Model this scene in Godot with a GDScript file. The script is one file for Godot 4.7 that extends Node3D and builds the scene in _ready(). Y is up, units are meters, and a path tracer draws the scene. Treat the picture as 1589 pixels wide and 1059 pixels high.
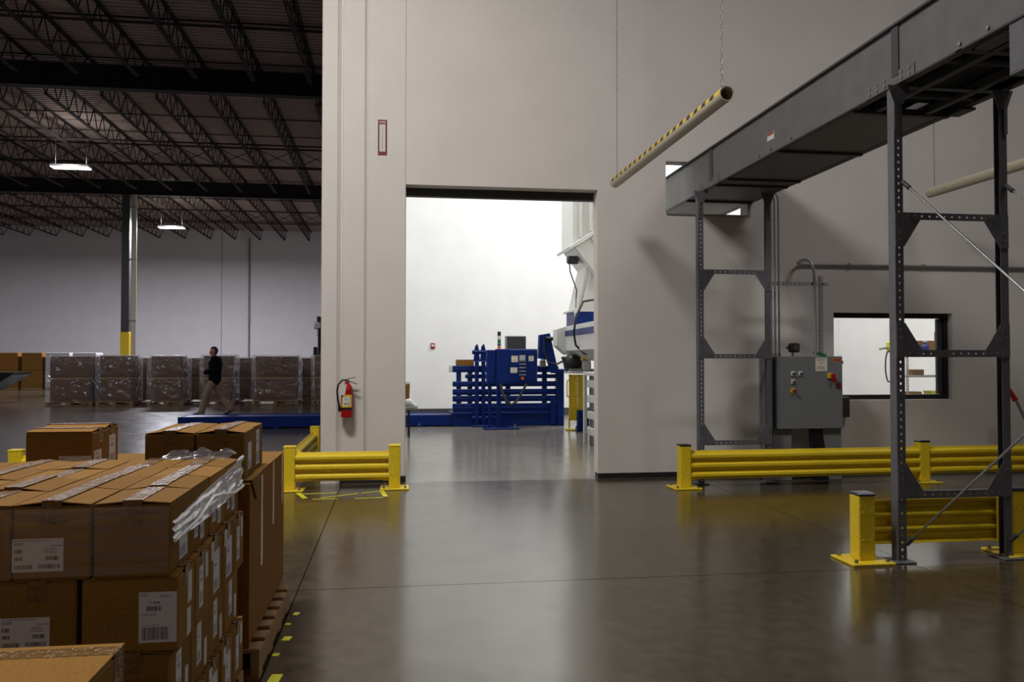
extends Node3D

# ---------------------------------------------------------------- mesh builder
class MB:
	var v := PackedVector3Array()
	var n := PackedVector3Array()
	var uv := PackedVector2Array()

	func tri(a: Vector3, b: Vector3, c: Vector3, na: Vector3, nb := Vector3.INF, nc := Vector3.INF, ua := Vector2.ZERO, ub := Vector2.ZERO, uc := Vector2.ZERO) -> void:
		if nb == Vector3.INF:
			nb = na
			nc = na
		if (b - a).cross(c - a).dot(na + nb + nc) > 0.0:
			v.append_array([a, c, b]); n.append_array([na, nc, nb]); uv.append_array([ua, uc, ub])
		else:
			v.append_array([a, b, c]); n.append_array([na, nb, nc]); uv.append_array([ua, ub, uc])

	func quad(a: Vector3, b: Vector3, c: Vector3, d: Vector3, nn: Vector3) -> void:
		tri(a, b, c, nn); tri(a, c, d, nn)

	func uvquad(a: Vector3, b: Vector3, c: Vector3, d: Vector3, nn: Vector3) -> void:  # a top-left, then clockwise
		var k := Vector3.INF
		tri(a, b, c, nn, k, k, Vector2(0, 0), Vector2(1, 0), Vector2(1, 1))
		tri(a, c, d, nn, k, k, Vector2(0, 0), Vector2(1, 1), Vector2(0, 1))

	func box(x0: float, y0: float, z0: float, x1: float, y1: float, z1: float, e := 0.0) -> MB:
		return obox(Transform3D(Basis(), Vector3(x0 + x1, y0 + y1, z0 + z1) / 2.0), Vector3(absf(x1 - x0), absf(y1 - y0), absf(z1 - z0)), e)

	func obox(t: Transform3D, s: Vector3, e := 0.0) -> MB:  # a box with chamfered edges
		var h := s / 2.0
		e = minf(e, minf(h.x, minf(h.y, h.z)) * 0.8)
		for ax in 3:
			var b := (ax + 1) % 3
			var c := (ax + 2) % 3
			for sg in [-1.0, 1.0]:
				var nn := Vector3(); nn[ax] = sg
				var p := []
				for q in [[-1.0, -1.0], [1.0, -1.0], [1.0, 1.0], [-1.0, 1.0]]:
					var w := Vector3(); w[ax] = sg * h[ax]; w[b] = q[0] * (h[b] - e); w[c] = q[1] * (h[c] - e)
					p.append(t * w)
				quad(p[0], p[1], p[2], p[3], t.basis * nn)
		if e > 0.0:
			for ax in 3:
				var b := (ax + 1) % 3
				var c := (ax + 2) % 3
				for sb in [-1.0, 1.0]:
					for sc in [-1.0, 1.0]:
						var nn := Vector3(); nn[b] = sb; nn[c] = sc
						var p := []
						for q in [[-1.0, 0], [1.0, 0], [1.0, 1], [-1.0, 1]]:
							var w := Vector3(); w[ax] = q[0] * (h[ax] - e)
							w[b] = sb * (h[b] - (e if q[1] == 0 else 0.0)); w[c] = sc * (h[c] - (0.0 if q[1] == 0 else e))
							p.append(t * w)
						quad(p[0], p[1], p[2], p[3], t.basis * nn.normalized())
			for sx in [-1.0, 1.0]:
				for sy in [-1.0, 1.0]:
					for sz in [-1.0, 1.0]:
						var sv := Vector3(sx, sy, sz)
						var p := []
						for ax in 3:
							var w := sv * (h - Vector3(e, e, e)); w[ax] = sv[ax] * h[ax]
							p.append(t * w)
						tri(p[0], p[1], p[2], t.basis * sv.normalized())
		return self

	func bar(a: Vector3, b: Vector3, w: float, d: float, e := 0.0, up := Vector3.UP) -> MB:  # a box along a-b
		var y := (b - a).normalized()
		if absf(y.dot(up)) > 0.98:
			up = Vector3.BACK
		var x := up.cross(y).normalized()
		return obox(Transform3D(Basis(x, y, x.cross(y)), (a + b) / 2.0), Vector3(w, (b - a).length(), d), e)

	func tube(pts: Array, r: float, k := 8, caps := true, r_end := -1.0) -> MB:
		var rings := []
		var norms := []
		var ref := Vector3.UP
		for i in pts.size():
			var dir: Vector3 = (pts[mini(i + 1, pts.size() - 1)] - pts[maxi(i - 1, 0)]).normalized()
			if i == 0:
				ref = dir.cross(Vector3(0.31, 0.17, 0.93)).normalized()
			ref = (ref - dir * ref.dot(dir)).normalized()
			var o := dir.cross(ref)
			var rr := r if r_end < 0.0 else lerpf(r, r_end, float(i) / (pts.size() - 1))
			var ring := []
			var nr := []
			for j in k:
				var a := TAU * j / k
				var d := ref * cos(a) + o * sin(a)
				ring.append(pts[i] + d * rr); nr.append(d)
			rings.append(ring); norms.append(nr)
		for i in pts.size() - 1:
			for j in k:
				var m := (j + 1) % k
				tri(rings[i][j], rings[i][m], rings[i + 1][m], norms[i][j], norms[i][m], norms[i + 1][m])
				tri(rings[i][j], rings[i + 1][m], rings[i + 1][j], norms[i][j], norms[i + 1][m], norms[i + 1][j])
		if caps:
			for q in [0, pts.size() - 1]:
				var o: Vector3 = (pts[q] - pts[1 if q == 0 else q - 1]).normalized()
				for j in k:
					tri(pts[q], rings[q][j], rings[q][(j + 1) % k], o)
		return self

	func cyl(a: Vector3, b: Vector3, r: float, k := 12, r1 := -1.0) -> MB:
		return tube([a, b], r, k, true, r1)

	func lathe(pr: Array, t := Transform3D(), k := 20) -> MB:  # profile of Vector2(radius, height) round local y
		for i in pr.size() - 1:
			var a: Vector2 = pr[i]
			var b: Vector2 = pr[i + 1]
			var s := Vector2(b.y - a.y, a.x - b.x).normalized()
			for j in k:
				var c0 := Vector3(cos(TAU * j / k), 0, sin(TAU * j / k))
				var c1 := Vector3(cos(TAU * (j + 1) / k), 0, sin(TAU * (j + 1) / k))
				var n0 := t.basis * (c0 * s.x + Vector3(0, s.y, 0))
				var n1 := t.basis * (c1 * s.x + Vector3(0, s.y, 0))
				var p := [t * (c0 * a.x + Vector3(0, a.y, 0)), t * (c1 * a.x + Vector3(0, a.y, 0)), t * (c1 * b.x + Vector3(0, b.y, 0)), t * (c0 * b.x + Vector3(0, b.y, 0))]
				if a.x > 1e-5:
					tri(p[0], p[1], p[2], n0, n1, n1)
				if b.x > 1e-5:
					tri(p[0], p[2], p[3], n0, n1, n0)
		return self

	func prism(poly: PackedVector2Array, t: Transform3D, d: float) -> MB:  # outline in local xy, pushed along local z
		if Geometry2D.is_polygon_clockwise(poly):
			poly.reverse()
		var ix := Geometry2D.triangulate_polygon(poly)
		for i in range(0, ix.size(), 3):
			for z in [0.0, d]:
				var nn := t.basis * Vector3(0, 0, 1 if z == d else -1)
				tri(t * Vector3(poly[ix[i]].x, poly[ix[i]].y, z), t * Vector3(poly[ix[i + 1]].x, poly[ix[i + 1]].y, z), t * Vector3(poly[ix[i + 2]].x, poly[ix[i + 2]].y, z), nn * signf(d))
		for i in poly.size():
			var a := poly[i]
			var b := poly[(i + 1) % poly.size()]
			var nn := t.basis * Vector3(b.y - a.y, a.x - b.x, 0).normalized()
			quad(t * Vector3(a.x, a.y, 0), t * Vector3(b.x, b.y, 0), t * Vector3(b.x, b.y, d), t * Vector3(a.x, a.y, d), nn)
		return self

	func perf(o: Vector3, u: Vector3, w: Vector3, wid: float, lng: float, pitch: float, hu: float, hw: float, t: float) -> MB:  # a plate punched with a row of holes; u across, w along
		var nn := u.cross(w)
		var cnt := int(lng / pitch)
		var pit := lng / cnt
		for i in cnt:
			var y0 := i * pit
			var y1 := y0 + pit
			var a := (wid - hu) / 2.0
			var b := a + hu
			var c := y0 + (pit - hw) / 2.0
			var d := c + hw
			for s in [0.0, 1.0]:
				var off := nn * (t / 2.0 if s == 1.0 else -t / 2.0)
				var m := nn if s == 1.0 else -nn
				for q in [[0.0, a, y0, y1], [b, wid, y0, y1], [a, b, y0, c], [a, b, d, y1]]:
					quad(o + off + u * q[0] + w * q[2], o + off + u * q[1] + w * q[2], o + off + u * q[1] + w * q[3], o + off + u * q[0] + w * q[3], m)
			for q in [[a, c, a, d, u], [b, c, b, d, -u], [a, c, b, c, w], [a, d, b, d, -w]]:
				var p0: Vector3 = o + u * q[0] + w * q[1]
				var p1: Vector3 = o + u * q[2] + w * q[3]
				quad(p0 - nn * t / 2.0, p1 - nn * t / 2.0, p1 + nn * t / 2.0, p0 + nn * t / 2.0, q[4])
		for q in [[0.0, -u], [wid, u]]:
			var p0: Vector3 = o + u * q[0]
			quad(p0 - nn * t / 2.0, p0 + w * lng - nn * t / 2.0, p0 + w * lng + nn * t / 2.0, p0 + nn * t / 2.0, q[1])
		return self

	func sheet(f: Callable, nu: int, nv: int) -> MB:  # smooth surface f(u, v)
		var pts := []
		var nrm := []
		for i in nu + 1:
			for j in nv + 1:
				pts.append(f.call(float(i) / nu, float(j) / nv))
		for i in nu + 1:
			for j in nv + 1:
				var du: Vector3 = pts[mini(i + 1, nu) * (nv + 1) + j] - pts[maxi(i - 1, 0) * (nv + 1) + j]
				var dv: Vector3 = pts[i * (nv + 1) + mini(j + 1, nv)] - pts[i * (nv + 1) + maxi(j - 1, 0)]
				nrm.append(du.cross(dv).normalized())
		for i in nu:
			for j in nv:
				var a := i * (nv + 1) + j
				var b := a + nv + 1
				tri(pts[a], pts[b], pts[b + 1], nrm[a], nrm[b], nrm[b + 1])
				tri(pts[a], pts[b + 1], pts[a + 1], nrm[a], nrm[b + 1], nrm[a + 1])
		return self

	func blob(bones: Array, cell: float, k: float) -> MB:  # smooth union of tapered capsules, meshed as surface nets
		var lo := Vector3.INF
		var hi := -Vector3.INF
		for b in bones:
			var r := Vector3.ONE * (maxf(b[2], b[3]) + k + cell * 2.0)
			lo = lo.min(b[0] - r).min(b[1] - r); hi = hi.max(b[0] + r).max(b[1] + r)
		var nx := int((hi.x - lo.x) / cell) + 2
		var ny := int((hi.y - lo.y) / cell) + 2
		var nz := int((hi.z - lo.z) / cell) + 2
		var f := PackedFloat32Array(); f.resize(nx * ny * nz); f.fill(1.0)
		for b in bones:
			var a: Vector3 = b[0]
			var d: Vector3 = b[1] - a
			var dd := maxf(d.length_squared(), 1e-8)
			var r := Vector3.ONE * (maxf(b[2], b[3]) + k + cell * 2.0)
			var g0 := (a.min(b[1]) - r - lo) / cell
			var g1 := (a.max(b[1]) + r - lo) / cell
			for x in range(maxi(0, int(g0.x)), mini(nx, int(g1.x) + 1)):
				for y in range(maxi(0, int(g0.y)), mini(ny, int(g1.y) + 1)):
					for z in range(maxi(0, int(g0.z)), mini(nz, int(g1.z) + 1)):
						var p := lo + Vector3(x, y, z) * cell
						var t := clampf((p - a).dot(d) / dd, 0.0, 1.0)
						var q := (p - a - d * t)
						if b.size() > 4:
							q *= b[4]
						var s := q.length() - lerpf(b[2], b[3], t)
						var i := (x * ny + y) * nz + z
						var o := f[i]
						var m := maxf(k - absf(o - s), 0.0) / k
						f[i] = minf(o, s) - m * m * k * 0.25
		var at := {}
		var step := [ny * nz, nz, 1]
		for x in nx - 1:
			for y in ny - 1:
				for z in nz - 1:
					var i := (x * ny + y) * nz + z
					var sum := Vector3()
					var c := 0
					for e in 12:
						var ax := e / 4
						var b1 := (ax + 1) % 3
						var c1 := (ax + 2) % 3
						var off := Vector3(); off[b1] = e & 1; off[c1] = (e >> 1) & 1
						var j: int = i + int(off.x) * step[0] + int(off.y) * step[1] + int(off.z) * step[2]
						var f0 := f[j]
						var f1: float = f[j + step[ax]]
						if (f0 < 0.0) != (f1 < 0.0):
							off[ax] = f0 / (f0 - f1)
							sum += off; c += 1
					if c:
						at[i] = lo + (Vector3(x, y, z) + sum / c) * cell
		var grad := {}
		for i in at:
			var g := Vector3(f[i + step[0]] - f[i], f[i + step[1]] - f[i], f[i + step[2]] - f[i])
			g += Vector3(f[i + step[0] + step[1] + step[2]] - f[i + step[1] + step[2]], f[i + step[0] + step[1] + step[2]] - f[i + step[0] + step[2]], f[i + step[0] + step[1] + step[2]] - f[i + step[0] + step[1]])
			grad[i] = g.normalized()
		for i in at:
			for ax in 3:
				if (f[i] < 0.0) != (f[i + step[ax]] < 0.0):
					var b1: int = step[(ax + 1) % 3]
					var c1: int = step[(ax + 2) % 3]
					if at.has(i - b1) and at.has(i - c1) and at.has(i - b1 - c1):
						var q := [i, i - b1, i - b1 - c1, i - c1]
						tri(at[q[0]], at[q[1]], at[q[2]], grad[q[0]], grad[q[1]], grad[q[2]])
						tri(at[q[0]], at[q[2]], at[q[3]], grad[q[0]], grad[q[2]], grad[q[3]])
		return self

	func mesh() -> ArrayMesh:
		var a := []
		a.resize(Mesh.ARRAY_MAX)
		a[Mesh.ARRAY_VERTEX] = v; a[Mesh.ARRAY_NORMAL] = n; a[Mesh.ARRAY_TEX_UV] = uv
		var m := ArrayMesh.new()
		m.add_surface_from_arrays(Mesh.PRIMITIVE_TRIANGLES, a)
		return m

# ---------------------------------------------------------------- nodes
var used := {}
var M := {}
var rng := RandomNumberGenerator.new()

func numbered(called: String) -> String:
	if not used.has(called):
		used[called] = 0
		return called
	used[called] += 1
	return "%s_%03d" % [called, used[called]]

func thing(called: String, label: String, category: String, at := Vector3.ZERO, turn := 0.0, group := "") -> Node3D:
	var o := Node3D.new()
	o.name = numbered(called)
	add_child(o)
	o.position = at
	o.rotation.y = turn
	tag(o, label, category, group)
	return o

func tag(o: Node, label: String, category: String, group := "") -> void:
	o.set_meta("label", label)
	o.set_meta("category", category)
	if group:
		o.set_meta("group", group)

func part(called: String, m: Variant, mat: Material, parent: Node, at := Vector3.ZERO, label := "") -> MeshInstance3D:
	var o := MeshInstance3D.new()
	o.name = called
	o.mesh = m.mesh() if m is MB else m
	o.material_override = mat
	parent.add_child(o, true)
	o.position = at
	if label:
		o.set_meta("label", label)
	return o

func struct(called: String, m: MB, mat: Material, parent: Node = self) -> MeshInstance3D:
	var o := part(called, m, mat, parent)
	if parent == self:
		o.set_meta("kind", "structure")
	return o

func shell(called: String) -> Node3D:
	var o := Node3D.new()
	o.name = called
	add_child(o)
	o.set_meta("kind", "structure")
	return o

# ---------------------------------------------------------------- materials
func noise_tex(freq: float, ramp: Array, size := 512, octaves := 4, kind := FastNoiseLite.TYPE_SIMPLEX_SMOOTH, sd := 1) -> NoiseTexture2D:
	var f := FastNoiseLite.new()
	f.noise_type = kind; f.frequency = freq; f.fractal_octaves = octaves; f.seed = sd
	var t := NoiseTexture2D.new()
	t.width = size; t.height = size; t.seamless = true; t.noise = f
	var g := Gradient.new()
	g.offsets = PackedFloat32Array([0.0, 0.5, 1.0])
	g.colors = PackedColorArray([ramp[0], ramp[1], ramp[2]])
	t.color_ramp = g
	return t

func mat(called: String, c: Color, rough: float, metal := 0.0, tex: Texture2D = null, scale := 1.0, world := false) -> StandardMaterial3D:
	var m := StandardMaterial3D.new()
	m.resource_name = called
	m.albedo_color = c
	m.roughness = rough
	m.metallic = metal
	if tex:
		m.albedo_texture = tex
		m.uv1_triplanar = true
		m.uv1_world_triplanar = world
		m.uv1_scale = Vector3.ONE * scale
	M[called] = m
	return m

func make_materials() -> void:
	var g := func(a, b, c): return [Color(a, a, a), Color(b, b, b), Color(c, c, c)]
	var soft := noise_tex(0.008, g.call(0.975, 0.99, 1.0), 512, 4)
	var grain := noise_tex(0.05, g.call(0.86, 0.95, 1.0), 512, 5, FastNoiseLite.TYPE_SIMPLEX_SMOOTH, 7)
	var metal_tex := noise_tex(0.02, g.call(0.88, 0.95, 1.0), 256, 5, FastNoiseLite.TYPE_SIMPLEX_SMOOTH, 3)
	mat("wall_paint", Color(0.83, 0.80, 0.77), 0.75, 0.0, soft, 0.3, true)
	mat("white_paint", Color(0.89, 0.89, 0.89), 0.8, 0.0, soft, 0.3, true)
	mat("far_paint", Color(0.80, 0.78, 0.78), 0.8, 0.0, soft, 0.2, true)
	var conc := mat("concrete", Color(0.30, 0.26, 0.195), 1.0, 0.0, noise_tex(0.02, [Color(0.72, 0.72, 0.72), Color(0.88, 0.88, 0.88), Color(1, 1, 1)], 1024, 6, FastNoiseLite.TYPE_SIMPLEX_SMOOTH, 11), 0.35, true)
	conc.roughness_texture = noise_tex(0.006, g.call(0.165, 0.19, 0.22), 1024, 3, FastNoiseLite.TYPE_SIMPLEX_SMOOTH, 21)
	conc.metallic_specular = 0.76
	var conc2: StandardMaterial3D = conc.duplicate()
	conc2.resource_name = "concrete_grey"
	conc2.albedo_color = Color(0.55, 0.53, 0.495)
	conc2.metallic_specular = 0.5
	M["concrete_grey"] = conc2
	mat("joint", Color(0.06, 0.05, 0.045), 0.9)
	mat("black_rubber", Color(0.09, 0.085, 0.085), 0.6)
	mat("yellow_paint", Color(0.92, 0.79, 0.13), 0.42, 0.0, grain, 1.5)
	mat("dark_cap", Color(0.18, 0.20, 0.24), 0.3, 0.4)
	mat("steel", Color(0.62, 0.62, 0.62), 0.38, 0.9, metal_tex, 2.0)
	mat("grey_paint", Color(0.38, 0.37, 0.365), 0.5, 0.0, metal_tex, 0.8)
	mat("frame_grey", Color(0.40, 0.395, 0.40), 0.5, 0.2, metal_tex, 2.0)
	mat("dark_grey", Color(0.23, 0.23, 0.235), 0.55, 0.1)
	mat("pan_brown", Color(0.40, 0.37, 0.35), 0.55, 0.3, metal_tex, 0.7)
	mat("cabinet_grey", Color(0.46, 0.465, 0.46), 0.5, 0.0, soft, 1.0)
	mat("black", Color(0.05, 0.05, 0.055), 0.5)
	mat("belt", Color(0.10, 0.10, 0.10), 0.7, 0.0, grain, 2.0)
	mat("deck", Color(0.62, 0.54, 0.50), 0.7, 0.0, metal_tex, 0.3)
	mat("truss", Color(0.11, 0.075, 0.07), 0.9)
	mat("pvc", Color(0.78, 0.74, 0.64), 0.45, 0.0, grain, 1.0)
	mat("tape_yellow", Color(0.85, 0.70, 0.12), 0.5)
	mat("tape_black", Color(0.10, 0.10, 0.11), 0.5)
	mat("floor_tape", Color(0.85, 0.83, 0.15), 0.6, 0.0, grain, 4.0)
	mat("blue", Color(0.015, 0.145, 0.43), 0.4, 0.0, metal_tex, 0.9)
	mat("white_steel", Color(0.80, 0.80, 0.79), 0.5, 0.0, soft, 1.0)
	mat("red", Color(0.60, 0.055, 0.035), 0.3)
	mat("paper", Color(0.78, 0.76, 0.73), 0.7)
	mat("orange", Color(0.85, 0.40, 0.10), 0.5)
	mat("green", Color(0.05, 0.45, 0.22), 0.4)
	mat("brick_red", Color(0.45, 0.16, 0.10), 0.6)
	mat("button_blue", Color(0.10, 0.15, 0.40), 0.4)
	for i in 4:
		var k: float = [1.0, 0.94, 1.05, 0.97][i]
		mat("cardboard%d" % i, Color(0.545 * k, 0.395 * k, 0.195 * k), 0.82, 0.0, grain, 2.5)
	mat("kraft_dark", Color(0.57, 0.39, 0.20), 0.82, 0.0, grain, 2.0)
	mat("card_white", Color(0.72, 0.71, 0.73), 0.8, 0.0, grain, 2.0)
	var tape := mat("pack_tape", Color(0.46, 0.34, 0.20), 0.2)
	tape.metallic_specular = 0.32
	tape.normal_enabled = true
	var tn := noise_tex(0.03, g.call(0.0, 0.5, 1.0), 256, 3, FastNoiseLite.TYPE_SIMPLEX_SMOOTH, 9)
	tn.as_normal_map = true
	tn.color_ramp = null
	tn.bump_strength = 12.0
	tape.normal_texture = tn
	tape.uv1_triplanar = true
	tape.uv1_scale = Vector3.ONE * 4.0
	for k in ["cardboard0", "cardboard1", "cardboard2", "cardboard3", "kraft_dark"]:
		M[k].metallic_specular = 0.2
	for k in ["blue", "wall_paint", "far_paint", "white_paint"]:
		M[k].metallic_specular = 0.3
	mat("tape_pale", Color(0.72, 0.66, 0.58), 0.2)
	var film := mat("film", Color(0.93, 0.94, 0.96, 0.05), 0.10)
	film.transparency = BaseMaterial3D.TRANSPARENCY_ALPHA
	var ff := mat("film_far", Color(0.93, 0.94, 0.96, 0.06), 0.20)
	ff.transparency = BaseMaterial3D.TRANSPARENCY_ALPHA
	mat("load_brown", Color(0.42, 0.29, 0.18), 0.85, 0.0, grain, 1.5)
	var band := mat("film_band", Color(0.93, 0.94, 0.96, 0.30), 0.16)
	band.transparency = BaseMaterial3D.TRANSPARENCY_ALPHA
	var gl := mat("glass", Color(0.95, 0.98, 1.0, 0.04), 0.02)
	gl.transparency = BaseMaterial3D.TRANSPARENCY_ALPHA
	mat("cargo_brown", Color(0.42, 0.29, 0.18), 0.85, 0.0, grain, 1.5)
	mat("wood", Color(0.62, 0.48, 0.32), 0.85, 0.0, grain, 3.0)
	mat("skin", Color(0.62, 0.44, 0.36), 0.6)
	mat("hair", Color(0.07, 0.06, 0.05), 0.7)
	mat("navy", Color(0.03, 0.035, 0.06), 0.9).metallic_specular = 0.2
	mat("khaki", Color(0.50, 0.42, 0.34), 0.85)
	mat("galvanised", Color(0.70, 0.70, 0.70), 0.4, 0.7, metal_tex, 3.0)
	var lens := mat("lamp_lens", Color(0.9, 0.9, 0.95), 0.5)
	lens.emission_enabled = true
	lens.emission = Color(0.90, 0.92, 1.0)
	lens.emission_energy_multiplier = 6.0
	for i in 4:
		M["print%d" % i] = print_mat(i)

func print_mat(kind: int) -> StandardMaterial3D:  # paper with bar codes and lines of small print
	var w: int = [220, 256, 120, 200][kind]
	var h: int = [300, 176, 220, 220][kind]
	var im := Image.create(w, h, false, Image.FORMAT_RGB8)
	im.fill(Color(0.80, 0.79, 0.80) if kind != 3 else Color(0.86, 0.83, 0.76))
	var r := RandomNumberGenerator.new()
	r.seed = 40 + kind
	var lines := func(x: int, y: int, ww: int, rows: int, hh: int, gap: int):
		for k in rows:
			var cx := x
			while cx < x + ww * r.randf_range(0.6, 1.0):
				var l := r.randi_range(3, 14)
				im.fill_rect(Rect2i(cx, y + k * (hh + gap), mini(l, x + ww - cx), hh), Color(0.28, 0.28, 0.31))
				cx += l + r.randi_range(2, 4)
	var bars := func(x: int, y: int, ww: int, hh: int):
		var cx := x
		while cx < x + ww:
			var l := r.randi_range(1, 4)
			im.fill_rect(Rect2i(cx, y, mini(l, x + ww - cx), hh), Color(0.10, 0.10, 0.13))
			cx += l + r.randi_range(1, 4)
	if kind == 0:
		lines.call(10, 10, 60, 2, 4, 5); lines.call(120, 20, 80, 2, 4, 5)
		bars.call(55, 58, 70, 10); bars.call(42, 84, 90, 28)
		im.fill_rect(Rect2i(4, 76, 212, 1), Color(0.5, 0.5, 0.5)); im.fill_rect(Rect2i(4, 120, 212, 1), Color(0.5, 0.5, 0.5))
		lines.call(10, 128, 120, 2, 3, 4); im.fill_rect(Rect2i(4, 150, 212, 1), Color(0.5, 0.5, 0.5))
		lines.call(25, 196, 150, 1, 3, 4); bars.call(20, 208, 150, 76)
	elif kind == 1:
		lines.call(8, 8, 230, 1, 4, 4); lines.call(8, 20, 70, 2, 4, 4); lines.call(190, 36, 60, 1, 4, 4)
		bars.call(10, 56, 40, 22); lines.call(160, 52, 70, 4, 3, 5); bars.call(10, 96, 40, 20); bars.call(165, 94, 66, 22)
		bars.call(10, 138, 90, 24); bars.call(130, 136, 110, 24)
	elif kind == 2:
		lines.call(14, 20, 90, 3, 4, 6); bars.call(30, 62, 60, 24); bars.call(16, 140, 88, 60)
	else:
		lines.call(20, 16, 160, 3, 6, 7); lines.call(70, 76, 60, 3, 6, 7); lines.call(20, 140, 160, 4, 6, 8)
	var m := StandardMaterial3D.new()
	m.resource_name = "printed_paper"
	m.albedo_texture = ImageTexture.create_from_image(im)
	m.roughness = 0.55
	return m

func plate(w: float, h: float, t := 0.0015) -> MB:  # a sheet of paper standing at z = 0, its print towards +z
	var b := MB.new()
	b.uvquad(Vector3(-w / 2, h / 2, t), Vector3(w / 2, h / 2, t), Vector3(w / 2, -h / 2, t), Vector3(-w / 2, -h / 2, t), Vector3.BACK)
	b.quad(Vector3(-w / 2, h / 2, 0), Vector3(w / 2, h / 2, 0), Vector3(w / 2, -h / 2, 0), Vector3(-w / 2, -h / 2, 0), Vector3.FORWARD)
	for q in [[-1, -1, 1, -1, Vector3.DOWN], [-1, 1, 1, 1, Vector3.UP], [-1, -1, -1, 1, Vector3.LEFT], [1, -1, 1, 1, Vector3.RIGHT]]:
		b.quad(Vector3(q[0] * w / 2, q[1] * h / 2, 0), Vector3(q[2] * w / 2, q[3] * h / 2, 0), Vector3(q[2] * w / 2, q[3] * h / 2, t), Vector3(q[0] * w / 2, q[1] * h / 2, t), q[4])
	return b

# ---------------------------------------------------------------- lights
func high_bay(at: Vector3, energy: float, label: String, up := 0.0, size := Vector2(1.2, 0.38)) -> void:
	var t := thing("high_bay_light", label, "ceiling light", at, 0.0, "high bay lights in the warehouse")
	var hx := size.x / 2.0
	var hz := size.y / 2.0
	var warm := size.x > 2.0 and at.z > 0.0
	part("housing", MB.new().prism(PackedVector2Array([Vector2(-hz - 0.03, 0.02), Vector2(hz + 0.03, 0.02), Vector2(hz - 0.04, 0.10), Vector2(-hz + 0.04, 0.10)]), Transform3D(Basis(Vector3.UP, PI / 2), Vector3(-hx - 0.02, 0, 0)), size.x + 0.04), M.white_steel, t)
	part("lens", MB.new().box(-hx, -0.012, -hz, hx, 0.018, hz, 0.008), M.lamp_lens, t)
	for s in [-0.5, 0.5]:
		part("hanger_wire", MB.new().cyl(Vector3(s, 0.10, 0), Vector3(s, 1.72, 0), 0.006, 5), M.steel, t)
	lamp(at + Vector3(0, -0.03, 0), size, energy, Color(1.0, 0.99, 0.98) if warm else Color(0.95, 0.95, 1.0))
	if up > 0.0:
		var o := OmniLight3D.new()
		o.name = "high_bay_uplight"
		o.light_energy = up; o.omni_range = 40.0; o.omni_attenuation = 2.0; o.shadow_enabled = true; o.light_size = 0.1
		add_child(o, true)
		o.position = at + Vector3(0, 0.35, 0)

func lamp(at: Vector3, size: Vector2, energy: float, c: Color) -> void:
	var l := AreaLight3D.new()
	l.name = "lamp_light"
	l.area_size = size
	l.light_energy = energy
	l.light_color = c
	l.area_range = 80.0
	l.shadow_enabled = true
	add_child(l, true)
	l.position = at
	l.rotation_degrees = Vector3(-90, 0, 0)

# ---------------------------------------------------------------- scene
func _ready() -> void:
	rng.seed = 5
	var cam := Camera3D.new()
	cam.name = "camera"
	cam.fov = rad_to_deg(2.0 * atan(529.5 / 1300.0))
	cam.near = 0.05
	cam.far = 200.0
	add_child(cam)
	cam.position = Vector3(0, 1.4, 9.739)
	cam.rotation = Vector3(atan(30.5 / 1300.0), -atan(184.5 / 1300.0), 0)
	cam.current = true
	var env := Environment.new()
	env.background_mode = Environment.BG_COLOR
	env.background_color = Color(0.02, 0.02, 0.025)
	env.tonemap_mode = Environment.TONE_MAPPER_LINEAR
	env.tonemap_exposure = 1.0
	env.sdfgi_enabled = true
	env.ssao_enabled = true
	env.ssil_enabled = true
	var we := WorldEnvironment.new()
	we.name = "environment"
	we.environment = env
	add_child(we)
	make_materials()
	# the lamps: two rows over the main bay, the far rows, the bright room
	high_bay(Vector3(-1.9, 8, 4.6), 55.0, "high bay light over the cartons in the near bay", 0.0, Vector2(2.4, 0.9))
	high_bay(Vector3(6.4, 8, 5.5), 11.0, "high bay light over the grey conveyor in the near bay", 0.0, Vector2(2.4, 0.9))
	high_bay(Vector3(-8.8, 8, 5.5), 10.0, "high bay light left of the cartons in the near bay", 0.0, Vector2(2.4, 0.9))
	high_bay(Vector3(-1.2, 8, 18.6), 14.0, "high bay light far behind the cartons in the near bay", 0.0, Vector2(2.4, 0.9))
	high_bay(Vector3(-10.95, 8, -20.66), 56.0, "bright high bay light hanging before the far dark girder", 1.6)
	high_bay(Vector3(-10.93, 8, -33.76), 235.0, "small bright high bay light hanging between far girder and end wall", 1.6)
	high_bay(Vector3(-10.95, 8, -7.56), 34.0, "high bay light before the wrapped loads, left of the picture", 1.0, Vector2(2.4, 0.9))
	high_bay(Vector3(-22.0, 8, -33.76), 36.0, "high bay light by the far left end of the warehouse")
	high_bay(Vector3(-22.0, 8, -20.66), 30.0, "high bay light by the left side of the warehouse")
	for q in [[2.2, -5.8, "over the doorway side"], [5.5, -9.0, "over the baler's far side"], [9.2, -2.8, "over the window side"], [9.2, -9.0, "over the back right corner"]]:
		var p := Vector3(q[0], 9.2, q[1])
		var t := thing("room_light", "white ceiling panel light of the bright room, %s" % q[2], "ceiling light", p, 0.0, "panel lights of the bright room")
		part("frame", MB.new().box(-0.66, 0.0, -0.36, 0.66, 0.05, 0.36, 0.01), M.white_steel, t)
		part("diffuser", MB.new().box(-0.6, -0.01, -0.3, 0.6, 0.0, 0.3), M.lamp_lens, t)
		lamp(p + Vector3(0, -0.03, 0), Vector2(1.2, 0.6), 30.0 if q[0] > 3.0 else 35.0, Color(1.0, 1.0, 0.985))
	build_shell()
	build_roof()
	build_bright_room()
	build_main_bay()
	build_conveyor()
	build_cartons()
	build_far_warehouse()

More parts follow.
